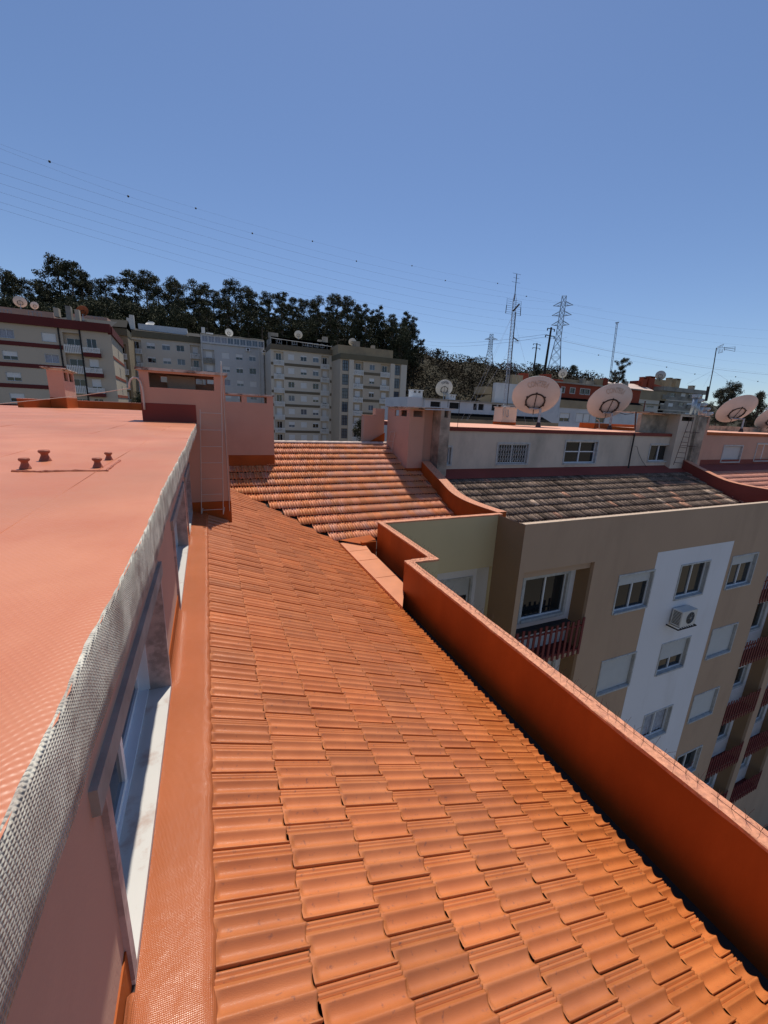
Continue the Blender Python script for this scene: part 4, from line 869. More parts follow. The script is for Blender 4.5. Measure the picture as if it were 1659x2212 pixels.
rm=picket(lg[0][1]-lg[0][0]+.1,1.25,11,'pipew')
for h in lg: window(tA,h[0]+.3,82.6,h[2]+.9,h[1]-h[0]-.4,h[3]-h[2]-1.65,'two',.1,0,lite=True); place('balcony_railing',rm,tA,(h[0]-.05,81.98,h[2]-.1))
rm2=picket(2.3,.8,14,'pipew')
for h in pd:
    window(tA,h[0],82,h[2],h[1]-h[0],h[3]-h[2],'half' if rd.random()<.6 else 'two',.15,0,lite=True)
    b=MB(); b.box(h[0]-.5,h[1]+.5,81.3,81.998,h[2]-.75,h[2]-.15); o=part('balcony_slab',b,M['ox'],tA); place('balcony_railing',rm2,o,None,0,True).location=(h[0]-.5-BASE[tA][0],81.35-BASE[tA][1],h[2]-.15-BASE[tA][2])
for k in range(6): q=MB(); q.box(xl,xm-.02,81.92,81.998,7.3-3.1*k,7.9-3.1*k); part('painted_band',q,M['ox'],tA)
for k in range(6): q=MB(); q.T=sd.T; q.box(0.,18,-.05,-.002,6.55-3.1*k,7.0-3.1*k); part('side_band',q,M['farred'],tA)
q=MB(); q.box(xl,xr+.05,81.6,82.5,10.45,11.75); q.T=Matrix.Translation((xr,82,0))@Matrix.Rotation(R(94),4,'Z'); q.box(.0,18,-.25,.4,10.2,11.5); part('roof_parapet',q,M['ox'],tA)
q=MB()
for px in (790,1062): x=xa(px); q.tube([(x,81.9,10.6),(x,81.9,-8)],.12,5)
part('downpipe',q,M['dark'],tA)
q=MB(); p0=A_(0,170,88); p1=A_(690,250,88); q.box(-42,p1[0],88,98,11.0,p0[2]-.2); part('attic_storey',q,M['peach'],tA)
for (u0,v0,u1,v1) in ((10,235,145,285),(378,268,540,325)): a=A_(u0,v1,88); c=A_(u1,v0,88); window(tA,a[0],87.9,a[2],c[0]-a[0],c[2]-a[2],'three',.12,0,lite=True,trim=M['alugrey'])
q=MB(); a=A_(800,370,89); c=A_(1400,330,95); q.box(p1[0],A_(1400,340,96)[0],96,100,11.5,A_(1100,300,96)[2]); part('attic_rear',q,M['peach'],tA)
window(tA,A_(1180,370,96)[0],95.9,A_(1180,370,96)[2],2.1,.8,'three',.12,0,lite=True,trim=M['alugrey'])
q=MB(); z=11.76
q.add([(p1[0]-1.,82.6,z-.3),(xr,82.6,z-.3),(xr-1,95.9,z+2.6),(p1[0]+1,95.9,z+2.6)],[(0,1,2,3)]); part('tile_roof',q,M['tilepink'],tA)
for (u0,u1,vt,vb,m_) in ((845,940,175,365,'greyd'),(968,1045,222,378,'creamlit'),(690,770,200,280,'creamlit')):
    a=A_(u0,vt,85); c=A_(u1,vb,85); q=MB(); q.box(a[0],c[0],85,86.,c[2]-.5,a[2]); part('chimney',q,M[m_],tA)
def sdish(px,Y,D,az,el,h,label,mt='dishw',text=None,lm=None,group='small satellite dishes on the far roofs'):
    P=onY(px,Y); return dish(P,D,az,el,(P[0],Y-.1,P[2]-h),label,text,lm,.62,group,mt)
sdish(ap(262,125),90,1.75,R(-15),R(30),1.8,'white dish at the far left above the red banded block, larger of two')
sdish(ap(450,175),91,1.2,R(-40),R(25),1.5,'small tilted white dish just right of the larger one on the red banded block')
sdish(ap(1075,247),90,1.9,R(-40),R(35),1.8,'orange painted dish beside the chimneys of the red banded block','disho')
cb=crop(450,1200,600/1659); cc3=crop(1000,1250,700/1659)
sdish(cb(388,207),118,2.0,R(200),R(50),1.6,'bright white dish tipped skyward on the block with the olive parapet')
sdish(cb(1250,303),114,1.9,R(20),R(30),1.8,'grey white round dish on the pale grey block')
sdish(cc3(415,160),103,1.9,R(15),R(30),1.8,'white dish on the beige banded block of the far row, ring mount visible')
sdish(cc3(918,228),98,1.8,R(15),R(30),1.8,'white dish on the cream block at the right end of the far row')
# =============================================================== RIGHT BACKGROUND BUILDINGS
W_Y=50.
def pw_(c,a,Y): return onY(c(*a),Y)
tW=thing('apartment_building','white attic storey with unglazed dark windows under the small lettered dish','building',(36,53,GZ))
a=pw_(c3b,(205,598),W_Y); e_=pw_(c3b,(1290,655),W_Y); x0=a[0]; x1=e_[0]+4; zt=a[2]; zb=pw_(c3b,(475,765),W_Y)[2]
hw=[]
for (u0,u1,v0,v1) in ((265,370,637,700),(472,575,648,720),(732,768,660,732),(787,842,664,734),(933,985,670,740),(1000,1035,674,742),(1130,1190,690,738)):
    p=pw_(c3b,(u0,v0),W_Y); q=pw_(c3b,(u1,v1),W_Y); hw.append((p[0],q[0],q[2],p[2]))
zt=zt-.05
b=MB(); b.panel(x0,x1,zb-.3,zt-.15,W_Y,hw,.25); b.quad((x0,W_Y,zb-3),(x0,W_Y,zt-.15),(x0,W_Y+8,zt-.15),(x0,W_Y+8,zb-3)); part('wall',b,M['farwhite'],tW)
b=MB()
for h in hw: b.box(h[0],h[1],W_Y+.25,W_Y+.4,h[2],h[3])
part('unglazed_window',b,M['interior'],tW)
b=MB(); b.box(x0-.1,x1,W_Y-.2,W_Y+8,zt-.15,zt+.02); part('flat_roof',b,M['greyd'],tW)
b=MB(); zc=pw_(c3b,(475,800),W_Y-2)[2]; b.quad((x0+1,W_Y-2.2,zc-.35),(x1,W_Y-2.2,zc-.35),(x1,W_Y,zb+.05),(x0+1,W_Y,zb+.05)); part('tile_roof',b,M['tileold'],tW)
b=MB(); b.box(x0-3,x1+1,W_Y-2.5,W_Y-2.3,GZ,zc-.3); b.box(x0,x1,W_Y+.5,W_Y+8,GZ,zb-.4); part('parapet_wall',b,M['farbeige'],tW)
for (u0,u1,vt) in ((63,180,507),(467,538,560)):
    p=pw_(c3b,(u0,vt),W_Y+3); q=pw_(c3b,(u1,vt),W_Y+3); b=MB(); z0_=zt-.1; zz=p[2]; hh=(zz-z0_)
    b.box(p[0],q[0],W_Y+3,W_Y+4,z0_,zz-.45).box(p[0],p[0]+.3,W_Y+3,W_Y+4,zz-.45,zz-.1).box(q[0]-.3,q[0],W_Y+3,W_Y+4,zz-.45,zz-.1).box((p[0]+q[0])/2-.15,(p[0]+q[0])/2+.15,W_Y+3,W_Y+4,zz-.45,zz-.1).box(p[0]-.1,q[0]+.1,W_Y+2.9,W_Y+4.1,zz-.1,zz); part('chimney',b,M['farwhite'],tW)
# end wing, lighter
p=pw_(c3b,(-5,590),W_Y+2); q=pw_(c3b,(205,585),W_Y+2); b=MB(); b.box(p[0]-.5,x0-.01,W_Y+.5,W_Y+8,GZ,p[2]); part('end_wing',b,M['farwhite'],tW)
sdish(c3b(411,492),54,2.55,R(20),R(25),2.2,'white dish lettered CONTERA standing on the white attic roof',text='CONTERA',lm=M['letter'])
# whitish tall block behind mast, red dark chimney block
WY=58.
t2=thing('apartment_building','pale windowless wall of a block rising behind the first big dish','building',(52,62,GZ))
p=pw_(c3b,(980,432),WY); q=pw_(c3b,(1300,403),WY); b=MB(); b.box(p[0],q[0]+9,WY,WY+.8,GZ,p[2]); part('wall',b,M['farwhite'],t2)
s=pw_(c3b,(800,612),WY+.0); b=MB(); b.add([(s[0],WY+1,s[2]),(p[0],WY+1,s[2]-1),(p[0],WY+1,p[2]-2.0),(p[0]-.8,WY+1,p[2]-2.1)],[(0,1,2,3)]); b.box(p[0]-1.6,p[0],WY+1,WY+4,p[2]-1.9,p[2]-.7); part('sloping_wing',b,M['farbeige'],t2)
p=pw_(c3b,(1120,345),WY+3); q=pw_(c3b,(1235,325),WY+3); r_=pw_(c3b,(1295,325),WY+3); b=MB(); b.box(p[0],q[0],WY+2,WY+3.5,p[2]-3,p[2]-.05); part('chimney',b,M['farbeige'],t2); b=MB(); b.box(q[0],r_[0],WY+2,WY+3.5,p[2]-3,p[2]+.4); part('chimney',b,M['farred'],t2)
# red/beige block
RY=60.
t3=thing('apartment_building','red attic block above a beige storey, between the two big dishes','building',(70,64,GZ))
g=lambda u,v,Y=RY:pw_(cM,(u,v),Y)
ztop=g(600,548)[2]; zred=g(500,728,RY)[2]; zbg=g(500,855,RY)[2]; xL=g(150,700)[0]-3; xR=g(880,700)[0]+12
hr=[]
for (u0,u1,v0,v1) in ((372,402,578,650),(486,536,588,660),(618,662,598,670),(680,728,605,675)):
    p=g(u0,v0);q=g(u1,v1); hr.append((p[0],q[0],q[2],p[2]))
b=MB(); b.panel(xL,xR,zred,ztop,RY,hr,.2); part('attic_wall',b,M['farred'],t3)
for h in hr: window(t3,h[0],RY,h[2],h[1]-h[0],h[3]-h[2],'two',.2,.12,lite=True,trim=M['greyd'])
b=MB(); b.box(xL,xR,RY-.3,RY+9,ztop,ztop+.25); part('flat_roof',b,M['greyd'],t3)
b=MB(); b.quad((xL,RY-1.4,zred-.5),(xR,RY-1.4,zred-.5),(xR,RY,zred+.1),(xL,RY,zred+.1)); part('tile_roof',b,M['tileold'],t3)
b=MB(); b.box(xL,xR,RY-1.6,RY-1.45,zbg,zred-.45); b.box(xL,xR,RY+.4,RY+9,GZ,zred-.5); part('parapet_wall',b,M['farbeige'],t3)
b=MB(); hq=[]
for (u0,u1,v0,v1,k_) in ((20,85,935,1000,'shut'),(110,268,905,1018,'two'),(352,462,915,1030,'half'),(565,645,920,1035,'shut'),(662,728,925,1035,'shut'),(820,920,965,1045,'two')):
    p=g(u0,v0,RY-1.4);q=g(u1,v1,RY-1.4); hq.append((p[0],q[0],q[2],p[2],k_))
b.panel(xL,xR,GZ,zbg,RY-1.4,[h[:4] for h in hq],.2); part('lower_wall',b,M['bwhite'] if False else M['farwhite'],t3)
for h in hq: window(t3,h[0],RY-1.4,h[2],h[1]-h[0],h[3]-h[2],h[4],.2,.06,lite=True)
p=g(98,1020,RY-1.8);q=g(292,1075,RY-1.8); rm=picket(q[0]-p[0],p[2]-q[2]+.6,14,'rail'); place('balcony_railing',rm,t3,(p[0],RY-1.8,q[2]-.6))
for (u0,u1,vt,Y_,m_) in ((178,240,405,RY+3,'farred'),(250,395,470,RY+2,'farred')): p=g(u0,vt,Y_);q=g(u1,vt,Y_); b=MB(); b.box(p[0],q[0],Y_,Y_+2,ztop,p[2]); part('chimney',b,M[m_],t3)
sdish(cM(385,400),66,1.8,R(25),R(20),1.6,'pale dish on the red roofs below the large pylon')
# dark rooftops behind the red block
t4=thing('apartment_building','dull brown rooftop storeys with chimneys behind the red attic block','building',(95,78,GZ))
p=g(400,468,76);q=g(1250,515,76); z=p[2]; b=MB(); b.box(p[0],q[0],76,84,GZ,z); part('wall',b,M['farbeige'],t4)
for (u0,u1,vt,m_) in ((650,690,462,'greyd'),(690,800,492,'greyd'),(838,918,470,'farbeige'),(928,985,460,'farred'),(1215,1250,500,'greyd')): p=g(u0,vt,75);q=g(u1,vt,75); b=MB(); b.box(p[0],q[0],75,76.,z-2,p[2]); part('chimney',b,M[m_],t4)
p=g(785,545,72);q=g(905,570,72); b=MB(); b.box(p[0],q[0],72,74,p[2]-.8,p[2]); part('white_hut',b,M['dishw'],t4)
for (u0,u1,v0,v1) in ((410,460,500,520),(505,580,492,530)): p=g(u0,v1,76);q=g(u1,v0,76); window(t4,p[0],75.9,p[2],q[0]-p[0],q[2]-p[2],'three',.12,0,lite=True,trim=M['greyd'])
# G block: beige with shutters; F block grey
GY=84.
t5=thing('apartment_building','beige and white block with a brown tiled roof, left of the grey balcony block','building',(110,88,GZ))
p=g(1265,600,GY);q=g(1660,660,GY); b=MB(); hg=[]
for (u0,u1,v0,v1,kd) in ((1340,1398,675,728,'shut'),(1450,1508,683,735,'shut'),(1320,1378,805,852,'shut'),(1230,1300,798,828,'two'),(1480,1570,818,850,'two')):
    a=g(u0,v0,GY);c=g(u1,v1,GY); hg.append((a[0],c[0],c[2],a[2],kd))
b.panel(p[0]-6,q[0]+3,GZ,p[2],GY,[h[:4] for h in hg],.2); part('wall',b,M['beige'],t5)
for h in hg: window(t5,h[0],GY,h[2],h[1]-h[0],h[3]-h[2],h[4],.2,.05,lite=True)
a=g(1225,545,GY+4);c=g(1530,605,GY); b=MB(); b.add([(p[0]-6,GY-.5,p[2]),(c[0]+1,GY-.5,p[2]),(g(1440,548,GY+5)[0],GY+5,a[2]+.6),(p[0]-6,GY+5,a[2]+.3)],[(0,1,2,3)]); part('tile_roof',b,M['ridge'],t5)
b=MB(); a=g(1660,640,GY-.1); b.box(p[0]-6,q[0]+3,GY-.2,GY-.01,g(1400,785,GY)[2]-.35,g(1400,785,GY)[2]).box(p[0]-6,q[0]+3,GY-.2,GY-.01,p[2]-2.6,p[2]); part('painted_band',b,M['farbeige'],t5)
a=g(1510,850,GY-1);c=g(1570,890,GY-1); b=MB(); b.box(g(1100,890,GY-2)[0],g(1600,890,GY-2)[0],GY-2,GY-1,g(1400,985,GY-2)[2],g(1400,890,GY-2)[2]); part('low_red_wall',b,M['farred'],t5)
FY=84.
t6=thing('apartment_building','weathered grey block with balconies and chimneys on its roof at far right','building',(130,90,GZ))
g2=lambda u,v,Y=FY:pw_(cR,(u,v),Y)
xL,xR=g2(325,640)[0],g2(850,640)[0]; zt=g2(340,595)[2]; hf=[]; 
for k in range(4):
    for (u0,u1,kd) in ((345,392,'two'),(448,502,'two' if k==0 else 'shut'),(582,632,'shut' if k==0 else 'two'),(680,732,'half')):
        a=g2(u0,622,FY);c=g2(u1,668,FY); hf.append((a[0],c[0],c[2]-.1-3.1*k,a[2]-3.1*k,kd))
b=MB(); b.panel(xL,xR,GZ,zt,FY,[h[:4] for h in hf],.2); b.quad((xR,FY,GZ),(xR,FY+10,GZ),(xR,FY+10,zt),(xR,FY,zt)); b.quad((xL,FY,GZ),(xL,FY,zt),(xL,FY+9,zt),(xL,FY+9,GZ)); part('wall',b,M['greyd'],t6)
for h in hf: window(t6,h[0],FY,h[2],h[1]-h[0],h[3]-h[2],h[4],.2,.0,lite=True)
b=MB(); z=g2(340,542)[2]; b.box(xL-.3,xR+1.2,FY-.8,FY+10,zt,z); part('roof_parapet',b,M['greyd'],t6)
for k in range(3): b=MB(); zz=g2(340,700)[2]-3.1*k; b.box(xL,xR,FY-.12,FY-.002,zz-.3,zz); part('painted_band',b,M['beige'],t6)
for k in range(3):
    for (u0,u1) in ((325,400),(665,740)): a=g2(u0,655,FY);c=g2(u1,705,FY); rm=picket(c[0]-a[0],1.3,10,'greyd'); place('balcony_railing',rm,t6,(a[0],FY-.5,c[2]-3.1*k))
b=MB(); a=g2(150,470,FY+6);c=g2(415,470,FY+6); b.box(a[0]+4,c[0],FY+6,FY+9,zt,g2(300,455,FY+6)[2]); part('attic_storey',b,M['farbeige'],t6)
b=MB(); a=g2(20,500,FY+4); b.add([(g2(-10,520,FY+3)[0],FY+3,g2(-10,515,FY+3)[2]),(g2(235,600,FY+3)[0],FY+3,g2(235,590,FY+3)[2]),(g2(340,540,FY+3)[0],FY+3,g2(340,540,FY+3)[2]),(g2(90,470,FY+3)[0],FY+3,g2(90,470,FY+3)[2])],[(0,1,2,3)]); b.box(g2(85,470,FY+4)[0],g2(225,470,FY+4)[0],FY+4,FY+8,zt,g2(150,475,FY+4)[2]); part('red_attic',b,M['farred'],t6)
for (u0,u1,vt,m_) in ((80,132,425,'farred'),(158,228,415,'farred'),(412,442,435,'farbeige'),(490,545,445,'farbeige'),(688,722,532,'greyd')): a=g2(u0,vt,FY+3);c=g2(u1,vt,FY+3); b=MB(); b.box(a[0],c[0],FY+2.2,FY+3.6,zt,a[2]-.5).box(a[0],a[0]+.3,FY+2.2,FY+3.6,a[2]-.5,a[2]-.1).box(c[0]-.3,c[0],FY+2.2,FY+3.6,a[2]-.5,a[2]-.1).box(a[0]-.15,c[0]+.15,FY+2.1,FY+3.7,a[2]-.1,a[2]); part('chimney',b,M[m_],t6)
window(t6,g2(288,520,FY+6)[0],FY+5.9,g2(288,520,FY+6)[2],g2(335,520,FY+6)[0]-g2(288,520,FY+6)[0],1.6,'two',.2,.0,lite=True)
sdish(cR(320,405),90,3.0,R(70),R(20),1.6,'tan satellite dish seen edge on above the red attic, far right',mt='dish')
# =============================================================== GROUND, HILL
b=MB(); b.quad((-3000,-3000,GZ),(3000,-3000,GZ),(3000,3000,GZ),(-3000,3000,GZ)); solo('ground',b,M['ground'],kind='structure')
crest=[(-500,690),(0,694),(150,694),(300,700),(450,706),(600,716),(700,724),(800,745),(860,757),(930,768),(1000,783),(1100,797),(1200,806),(1290,822),(1350,848),(1450,862),(1659,905),(2200,960)]
az_=[];el_=[]
for u,v in crest: r=ray(u,v); az_.append(math.atan2(r[0],r[1])); el_.append(r[2]/math.hypot(r[0],r[1]))
def crestz(a): return float(np.interp(a,az_,el_))
HD0,HD1=128.,205.
def hz(a,r):
    t=(r-HD0)/(HD1-HD0); zc=crestz(a)*HD1
    if t<0: return -14+0*t
    if t<=1: s=t**.8; return -14+(zc+14)*s
    return zc-(r-HD1)*.12
rs=[115,128,136,145,155,165,175,185,195,205,215,240,300,400]; als=np.linspace(R(-60),R(80),110); V=[];n=len(rs)
for a in als:
    for r in rs: V.append((r*math.sin(a),r*math.cos(a),hz(a,r)+(1.0*math.sin(a*40+r*.1) if 128<r<240 else 0)-(40 if r==400 else 0)-(12 if r==115 else 0)))
b=MB(); b.add(V,[(i*n+j,(i+1)*n+j,(i+1)*n+j+1,i*n+j+1) for i in range(len(als)-1) for j in range(n-1)]); solo('hill',b,M['hill'],kind='structure',smooth=True)
# =============================================================== FOLIAGE
def leaves(centers,radii,per,size,flat=.8,seed=0,shell=.55):
    g=np.random.default_rng(seed); V=[];F_=[];k=0
    for c,r in zip(centers,radii):
        m=int(per*(r/ max(radii))**2)+6
        d=g.normal(size=(m,3)); d/=np.linalg.norm(d,axis=1)[:,None]; rad=r*(shell+(1-shell)*g.random(m))
        P=np.array(c)+d*rad[:,None]*np.array([1,1,flat])
        u=g.normal(size=(m,3))+d*.2; u/=np.linalg.norm(u,axis=1)[:,None]; w=np.cross(u,g.normal(size=(m,3))); w/=np.linalg.norm(w,axis=1)[:,None]
        s=size*(.6+.8*g.random(m))[:,None]
        q=np.stack([P-u*s,P+w*s*.55,P+u*s,P-w*s*.55],1).reshape(-1,3); V.append(q); F_.append((np.arange(m*4).reshape(m,4))+k); k+=m*4
    return np.concatenate(V),np.concatenate(F_)
def tree_meshes(kind,seed):
    g=random.Random(seed); trunk=MB(); cs=[];rs_=[]
    if kind=='euc':            # unit height 1 -> scale
        H=20; lean=g.uniform(-1,1); top=(lean,g.uniform(-1,1),H*.8)
        trunk.tube([(0,0,-2),(lean*.3,0,H*.3),(top[0]*.8,top[1]*.8,H*.55),top],[.38,.30,.2,.08],6)
        for i in range(19):
            f=g.uniform(.30,.98); a=g.uniform(0,2*PI); L=g.uniform(1.0,4.2)*(1.15-f*.5); z=H*f
            bz=z-g.uniform(1.5,3.); p0=(top[0]*f,top[1]*f,min(bz,H*.78)); p1=(top[0]*f+L*math.cos(a),top[1]*f+L*math.sin(a),z)
            trunk.tube([p0,((p0[0]+p1[0])/2,(p0[1]+p1[1])/2,p0[2]*.4+p1[2]*.6),p1],[.13,.09,.04],4,cap=False)
            cs.append(p1);rs_.append(g.uniform(1.2,2.5)); cs.append((p1[0]+g.uniform(-1.6,1.6),p1[1]+g.uniform(-1.6,1.6),p1[2]+g.uniform(-1.2,1.0)));rs_.append(g.uniform(.8,1.6))
        V,Fq=leaves(cs,rs_,330,.25,.75,seed,.3); m='euc'
    elif kind=='pine':
        H=16; trunk.tube([(0,0,-2),(0.2,0,H*.5),(0,0,H*.97)],[.3,.2,.05],6)
        for i in range(26):
            f=.18+.8*(i/25.); a=i*2.4+g.random(); L=(1-f)*3.6+.5; p=(L*math.cos(a),L*math.sin(a),H*f+g.uniform(-.3,.8))
            trunk.tube([(0,0,H*f-.5),p],[.08,.03],4,cap=False)
            for q in (1.,.6): cs.append((p[0]*q,p[1]*q,p[2]));rs_.append(.7+.9*(1-f))
        V,Fq=leaves(cs,rs_,170,.19,.8,seed,.2); m='pine'
    elif kind=='openpine':
        H=14; trunk.tube([(0,0,-2),(.4,0,H*.4),(.1,.2,H*.9)],[.32,.2,.06],6)
        for i in range(17):
            f=g.uniform(.22,.9); a=g.uniform(0,2*PI); L=g.uniform(1.2,4.6)*(1.1-f*.55); z0=H*f; p=(L*math.cos(a),L*math.sin(a),z0+L*g.uniform(.45,.9))
            trunk.tube([(.2,0,z0-.3),(p[0]*.5,p[1]*.5,(z0+p[2])/2-.2),p],[.12,.08,.03],4,cap=False)
            for q in (1.,.8,.55): cs.append((p[0]*q+g.uniform(-.3,.3),p[1]*q+g.uniform(-.3,.3),z0+(p[2]-z0)*q+.2));rs_.append(g.uniform(.6,1.15))
        V,Fq=leaves(cs,rs_,260,.15,1.,seed,.15); m='pineg'
    elif kind=='fullpine':
        H=12; trunk.tube([(0,0,-2),(0,0,H*.6)],[.3,.15],6)
        for i in range(44):
            f=.12+.86*((i*.618)%1); a=g.uniform(0,2*PI); r=g.uniform(.3,3.6)*(1.08-f)**.55; cs.append((r*math.cos(a),r*math.sin(a),H*f+r*.2));rs_.append(g.uniform(.7,1.25))
            trunk.tube([(0,0,H*f*.8),cs[-1]],[.07,.03],4,cap=False)
        V,Fq=leaves(cs,rs_,300,.14,1.,seed,.2); m='pineg'
    else:
        H=9; trunk.tube([(0,0,-2),(0,0,H*.5)],[.3,.15],6)
        for i in range(22):
            a=g.uniform(0,2*PI); r=g.uniform(0,3.2); cs.append((r*math.cos(a),r*math.sin(a),H*g.uniform(.25,.85)*(1-.04*r)));rs_.append(g.uniform(1.,1.9))
            trunk.tube([(0,0,H*.3),cs[-1]],[.08,.03],4,cap=False)
        V,Fq=leaves(cs,rs_,300,.17,.8,seed,.35); m='pine'
    return mesh('trunk',trunk,M['bark']),npmesh('crown',V,Fq,M[m])
TM={k:[tree_meshes(k,s*7+len(k)) for s in range(n)] for k,n in (('euc',6),('pine',4),('bush',4),('openpine',4),('fullpine',4))}
def tree(kind,i,loc,s,sz,label,group,rz=0,cat='tree',name=None):
    nm={'euc':'eucalyptus_tree','pine':'pine_tree','bush':'round_tree','openpine':'pine_tree','fullpine':'pine_tree'}[kind]
    t=thing(name or nm,label,cat,tuple(loc),group); t.scale=(s,s,sz); t.rotation_euler=(0,0,rz); tm,cm=TM[kind][i%len(TM[kind])]
    for n_,me in (('trunk',tm),('crown',cm)): o=bpy.data.objects.new(n_,me); col.objects.link(o); o.parent=t
    return t
def ordn(n): return str(n)+('th' if 10<n%100<14 else {1:'st',2:'nd',3:'rd'}.get(n%10,'th'))
def az_of(u,v): r=ray(u,v); return math.atan2(r[0],r[1])
sky=[(0,572),(22,590),(48,600),(75,600),(100,575),(118,548),(145,558),(170,578),(196,598),(228,590),(255,584),(285,577),(312,584),(338,592),(362,600),(380,596),(412,596),(432,606),(460,622),(482,618),(508,604),(532,612),(556,622),(580,628),(606,628),(632,640),(658,640),(684,636),(706,632),(728,628),(752,640),(775,658),(800,682),(825,676),(848,674),(872,684),(888,700)]
for i,(u,v) in enumerate(sky):
    a=az_of(u,v); D=203+(i%3)*5-(6 if u>780 else 0); r=ray(u,v); s=D/math.hypot(r[0],r[1]); ztop=r[2]*s; x,y=r[0]*s,r[1]*s; zb=hz(a,D)-1
    H=max(8,ztop-zb); sc_=H/20.8; w=max(.75,min(1.3,sc_*1.05))
    where=['on the left hilltop','above the shrubs on the hilltop','on the hill crest','near the right end of the grove'][min(3,int(u/240))]
    tree('euc',i,(x,y,zb),w,sc_,'dark eucalyptus %s, %s from the left on the skyline'%(where,ordn(i+1)),'eucalyptus trees along the hilltop',rz=i*1.7)
# second rank: darker bushy trees in front
g=random.Random(31); k=0
for u in range(-20,905,15):
    v=630+ (u/900.)*50+g.uniform(-14,16); a=az_of(u,v); D=178+g.uniform(-6,10); r=ray(u,v); s=D/math.hypot(r[0],r[1]); zb=hz(a,D)-1; H=max(6,r[2]*s-zb)
    kd='pine' if g.random()<.5 and u>380 else 'bush'; sc_=H/(16 if kd=='pine' else 9.); k+=1
    tree(kd,k,(r[0]*s,r[1]*s,zb),max(.8,min(sc_,1.6)),sc_,'%s below the eucalyptus skyline, %s from the left of the lower rank'%('dark narrow conifer' if kd=='pine' else 'rounded dark tree',ordn(k)),'dark trees below the eucalyptus grove',rz=g.random()*6)
# trees by the right end of the grove and singles
def one(kind,i,u,vt,vb,D,label,wf=1.,grp=None):
    r=ray(u,vt); s=D/math.hypot(r[0],r[1]); r2=ray(u,vb); zb=r2[2]*D/math.hypot(r2[0],r2[1]); H=r[2]*s-zb; hh={'euc':20.8,'pine':16,'bush':9.,'openpine':14.5,'fullpine':12.6}[kind]; sc_=H/hh
    return tree(kind,i,(r[0]*s,r[1]*s,zb),sc_*wf,sc_,label,grp,rz=i*1.3)
one('openpine',0,912,735,775,196,'small wind bent pine at the right end of the eucalyptus grove',1.2)
one('openpine',1,948,752,785,196,'low feathery pine just right of the small bent pine on the ridge',.9)
one('bush',2,785,895,965,60,'dark round leafy tree beside the gable upstand below the cream block',.9)
one('bush',0,300,838,900,70,'dark leafy tree top beside the gooseneck pipe',.8)
one('openpine',2,1347,773,850,115,'lone tall open pine behind the brown rooftops at right',1.0)
one('openpine',3,1330,800,850,116,'shorter pine leaning left of the lone tall pine',.9)
one('fullpine',3,1565,835,925,70,'broad feathery evergreen left behind the third big dish',1.1,'trees behind the third big dish')
one('fullpine',1,1590,822,930,74,'tallest evergreen directly above the third big dish',1.0,'trees behind the third big dish')
one('fullpine',0,1648,842,935,72,'evergreen at the right edge behind the third big dish',1.1,'trees behind the third big dish')
one('fullpine',2,1530,868,935,66,'lower evergreen just right of the flue cowls',.9,'trees behind the third big dish')
one('fullpine',0,1620,880,945,62,'evergreen filling the gap between the third and fourth big dishes',1.2,'trees behind the third big dish')
one('bush',1,1165,782,815,190,'rounded tree beside the wooden pole on the ridge',.9)
one('bush',2,1240,783,815,185,'rounded tree at the foot of the large pylon',.9)
# shrubs over hillside
g=np.random.default_rng(5); cs=[];rd_=[]
for i in range(3400):
    u=g.uniform(-60,1330); D=HD0+2+(HD1-HD0+4)*g.random()**.8; a=az_of(u,780)
    r=g.uniform(.9,3.6)*(1.25 if u>880 else 1.); cs.append((D*math.sin(a),D*math.cos(a),hz(a,D)+r*.25)); rd_.append(r)
V,Fq=leaves(cs,rd_,110,.36,.75,9,.7); solo('hillside_shrubs',npmesh('hillside_shrubs',V,Fq,M['shrub']),None,'brown green scrub covering the hillside behind the buildings','shrubs',kind='stuff')
# =============================================================== PYLONS, POLES, CABLES
def pylon(u,vt,vb,D,wb,wt,arms,label,heads=1,th=.22):
    r=ray(u,vt); s=D/math.hypot(r[0],r[1]); X,Y=r[0]*s,r[1]*s; zt=r[2]*s; r2=ray(u-(vb-vt)*.0,vb)
    zb=r2[2]*D/math.hypot(r2[0],r2[1])-8; H=zt-zb
    t=thing('power_pylon',label,'pylon',(X,Y,zb)); b=MB(); fx,fy=math.cos(math.atan2(X,Y)),-math.sin(math.atan2(X,Y))
    def P(f,sx,sy):
        kf=.55; w=(wb+(wt*1.0-wb)*min(1,f/kf))/2 if f<kf else wt/2*(1-.25*(f-kf)/(1-kf))
        return (X+fx*sx*w-fy*sy*w*.9,Y+fy*sx*w+fx*sy*w*.9,zb+H*f)
    fs=[0,.13,.25,.36,.46,.55,.62,.68,.74,.80,.86,.92,1.]
    cn=[(-1,-1),(1,-1),(1,1),(-1,1)]
    for sx,sy in cn: b.tube([P(f,sx,sy) for f in fs],th*.6,4)
    for f0,f1 in zip(fs[:-1],fs[1:]):
        for i in range(4):
            a,c=cn[i],cn[(i+1)%4]; b.tube([P(f0,*a),P(f1,*c)],th*.32,3,cap=False); b.tube([P(f0,*c),P(f1,*a)],th*.32,3,cap=False); b.tube([P(f1,*a),P(f1,*c)],th*.32,3,cap=False)
    part('lattice_tower',b,M['galv'],t)
    for f,l in arms:
        b=MB()
        for sg in (-1,1):
            tip=(X+fx*sg*l,Y+fy*sg*l,zb+H*f+.3)
            for sy in (-1,1): b.tube([P(f,sg,sy),tip],th*.45,3); b.tube([P(min(1,f+.045),sg,sy),tip],th*.4,3)
            b.tube([P(f+.02,sg,-1),((P(f,sg,0)[0]+tip[0])/2,(P(f,sg,0)[1]+tip[1])/2,zb+H*f+.1)],th*.3,3)
        part('crossarm',b,M['galv'],t)
    return X,Y,zb,H
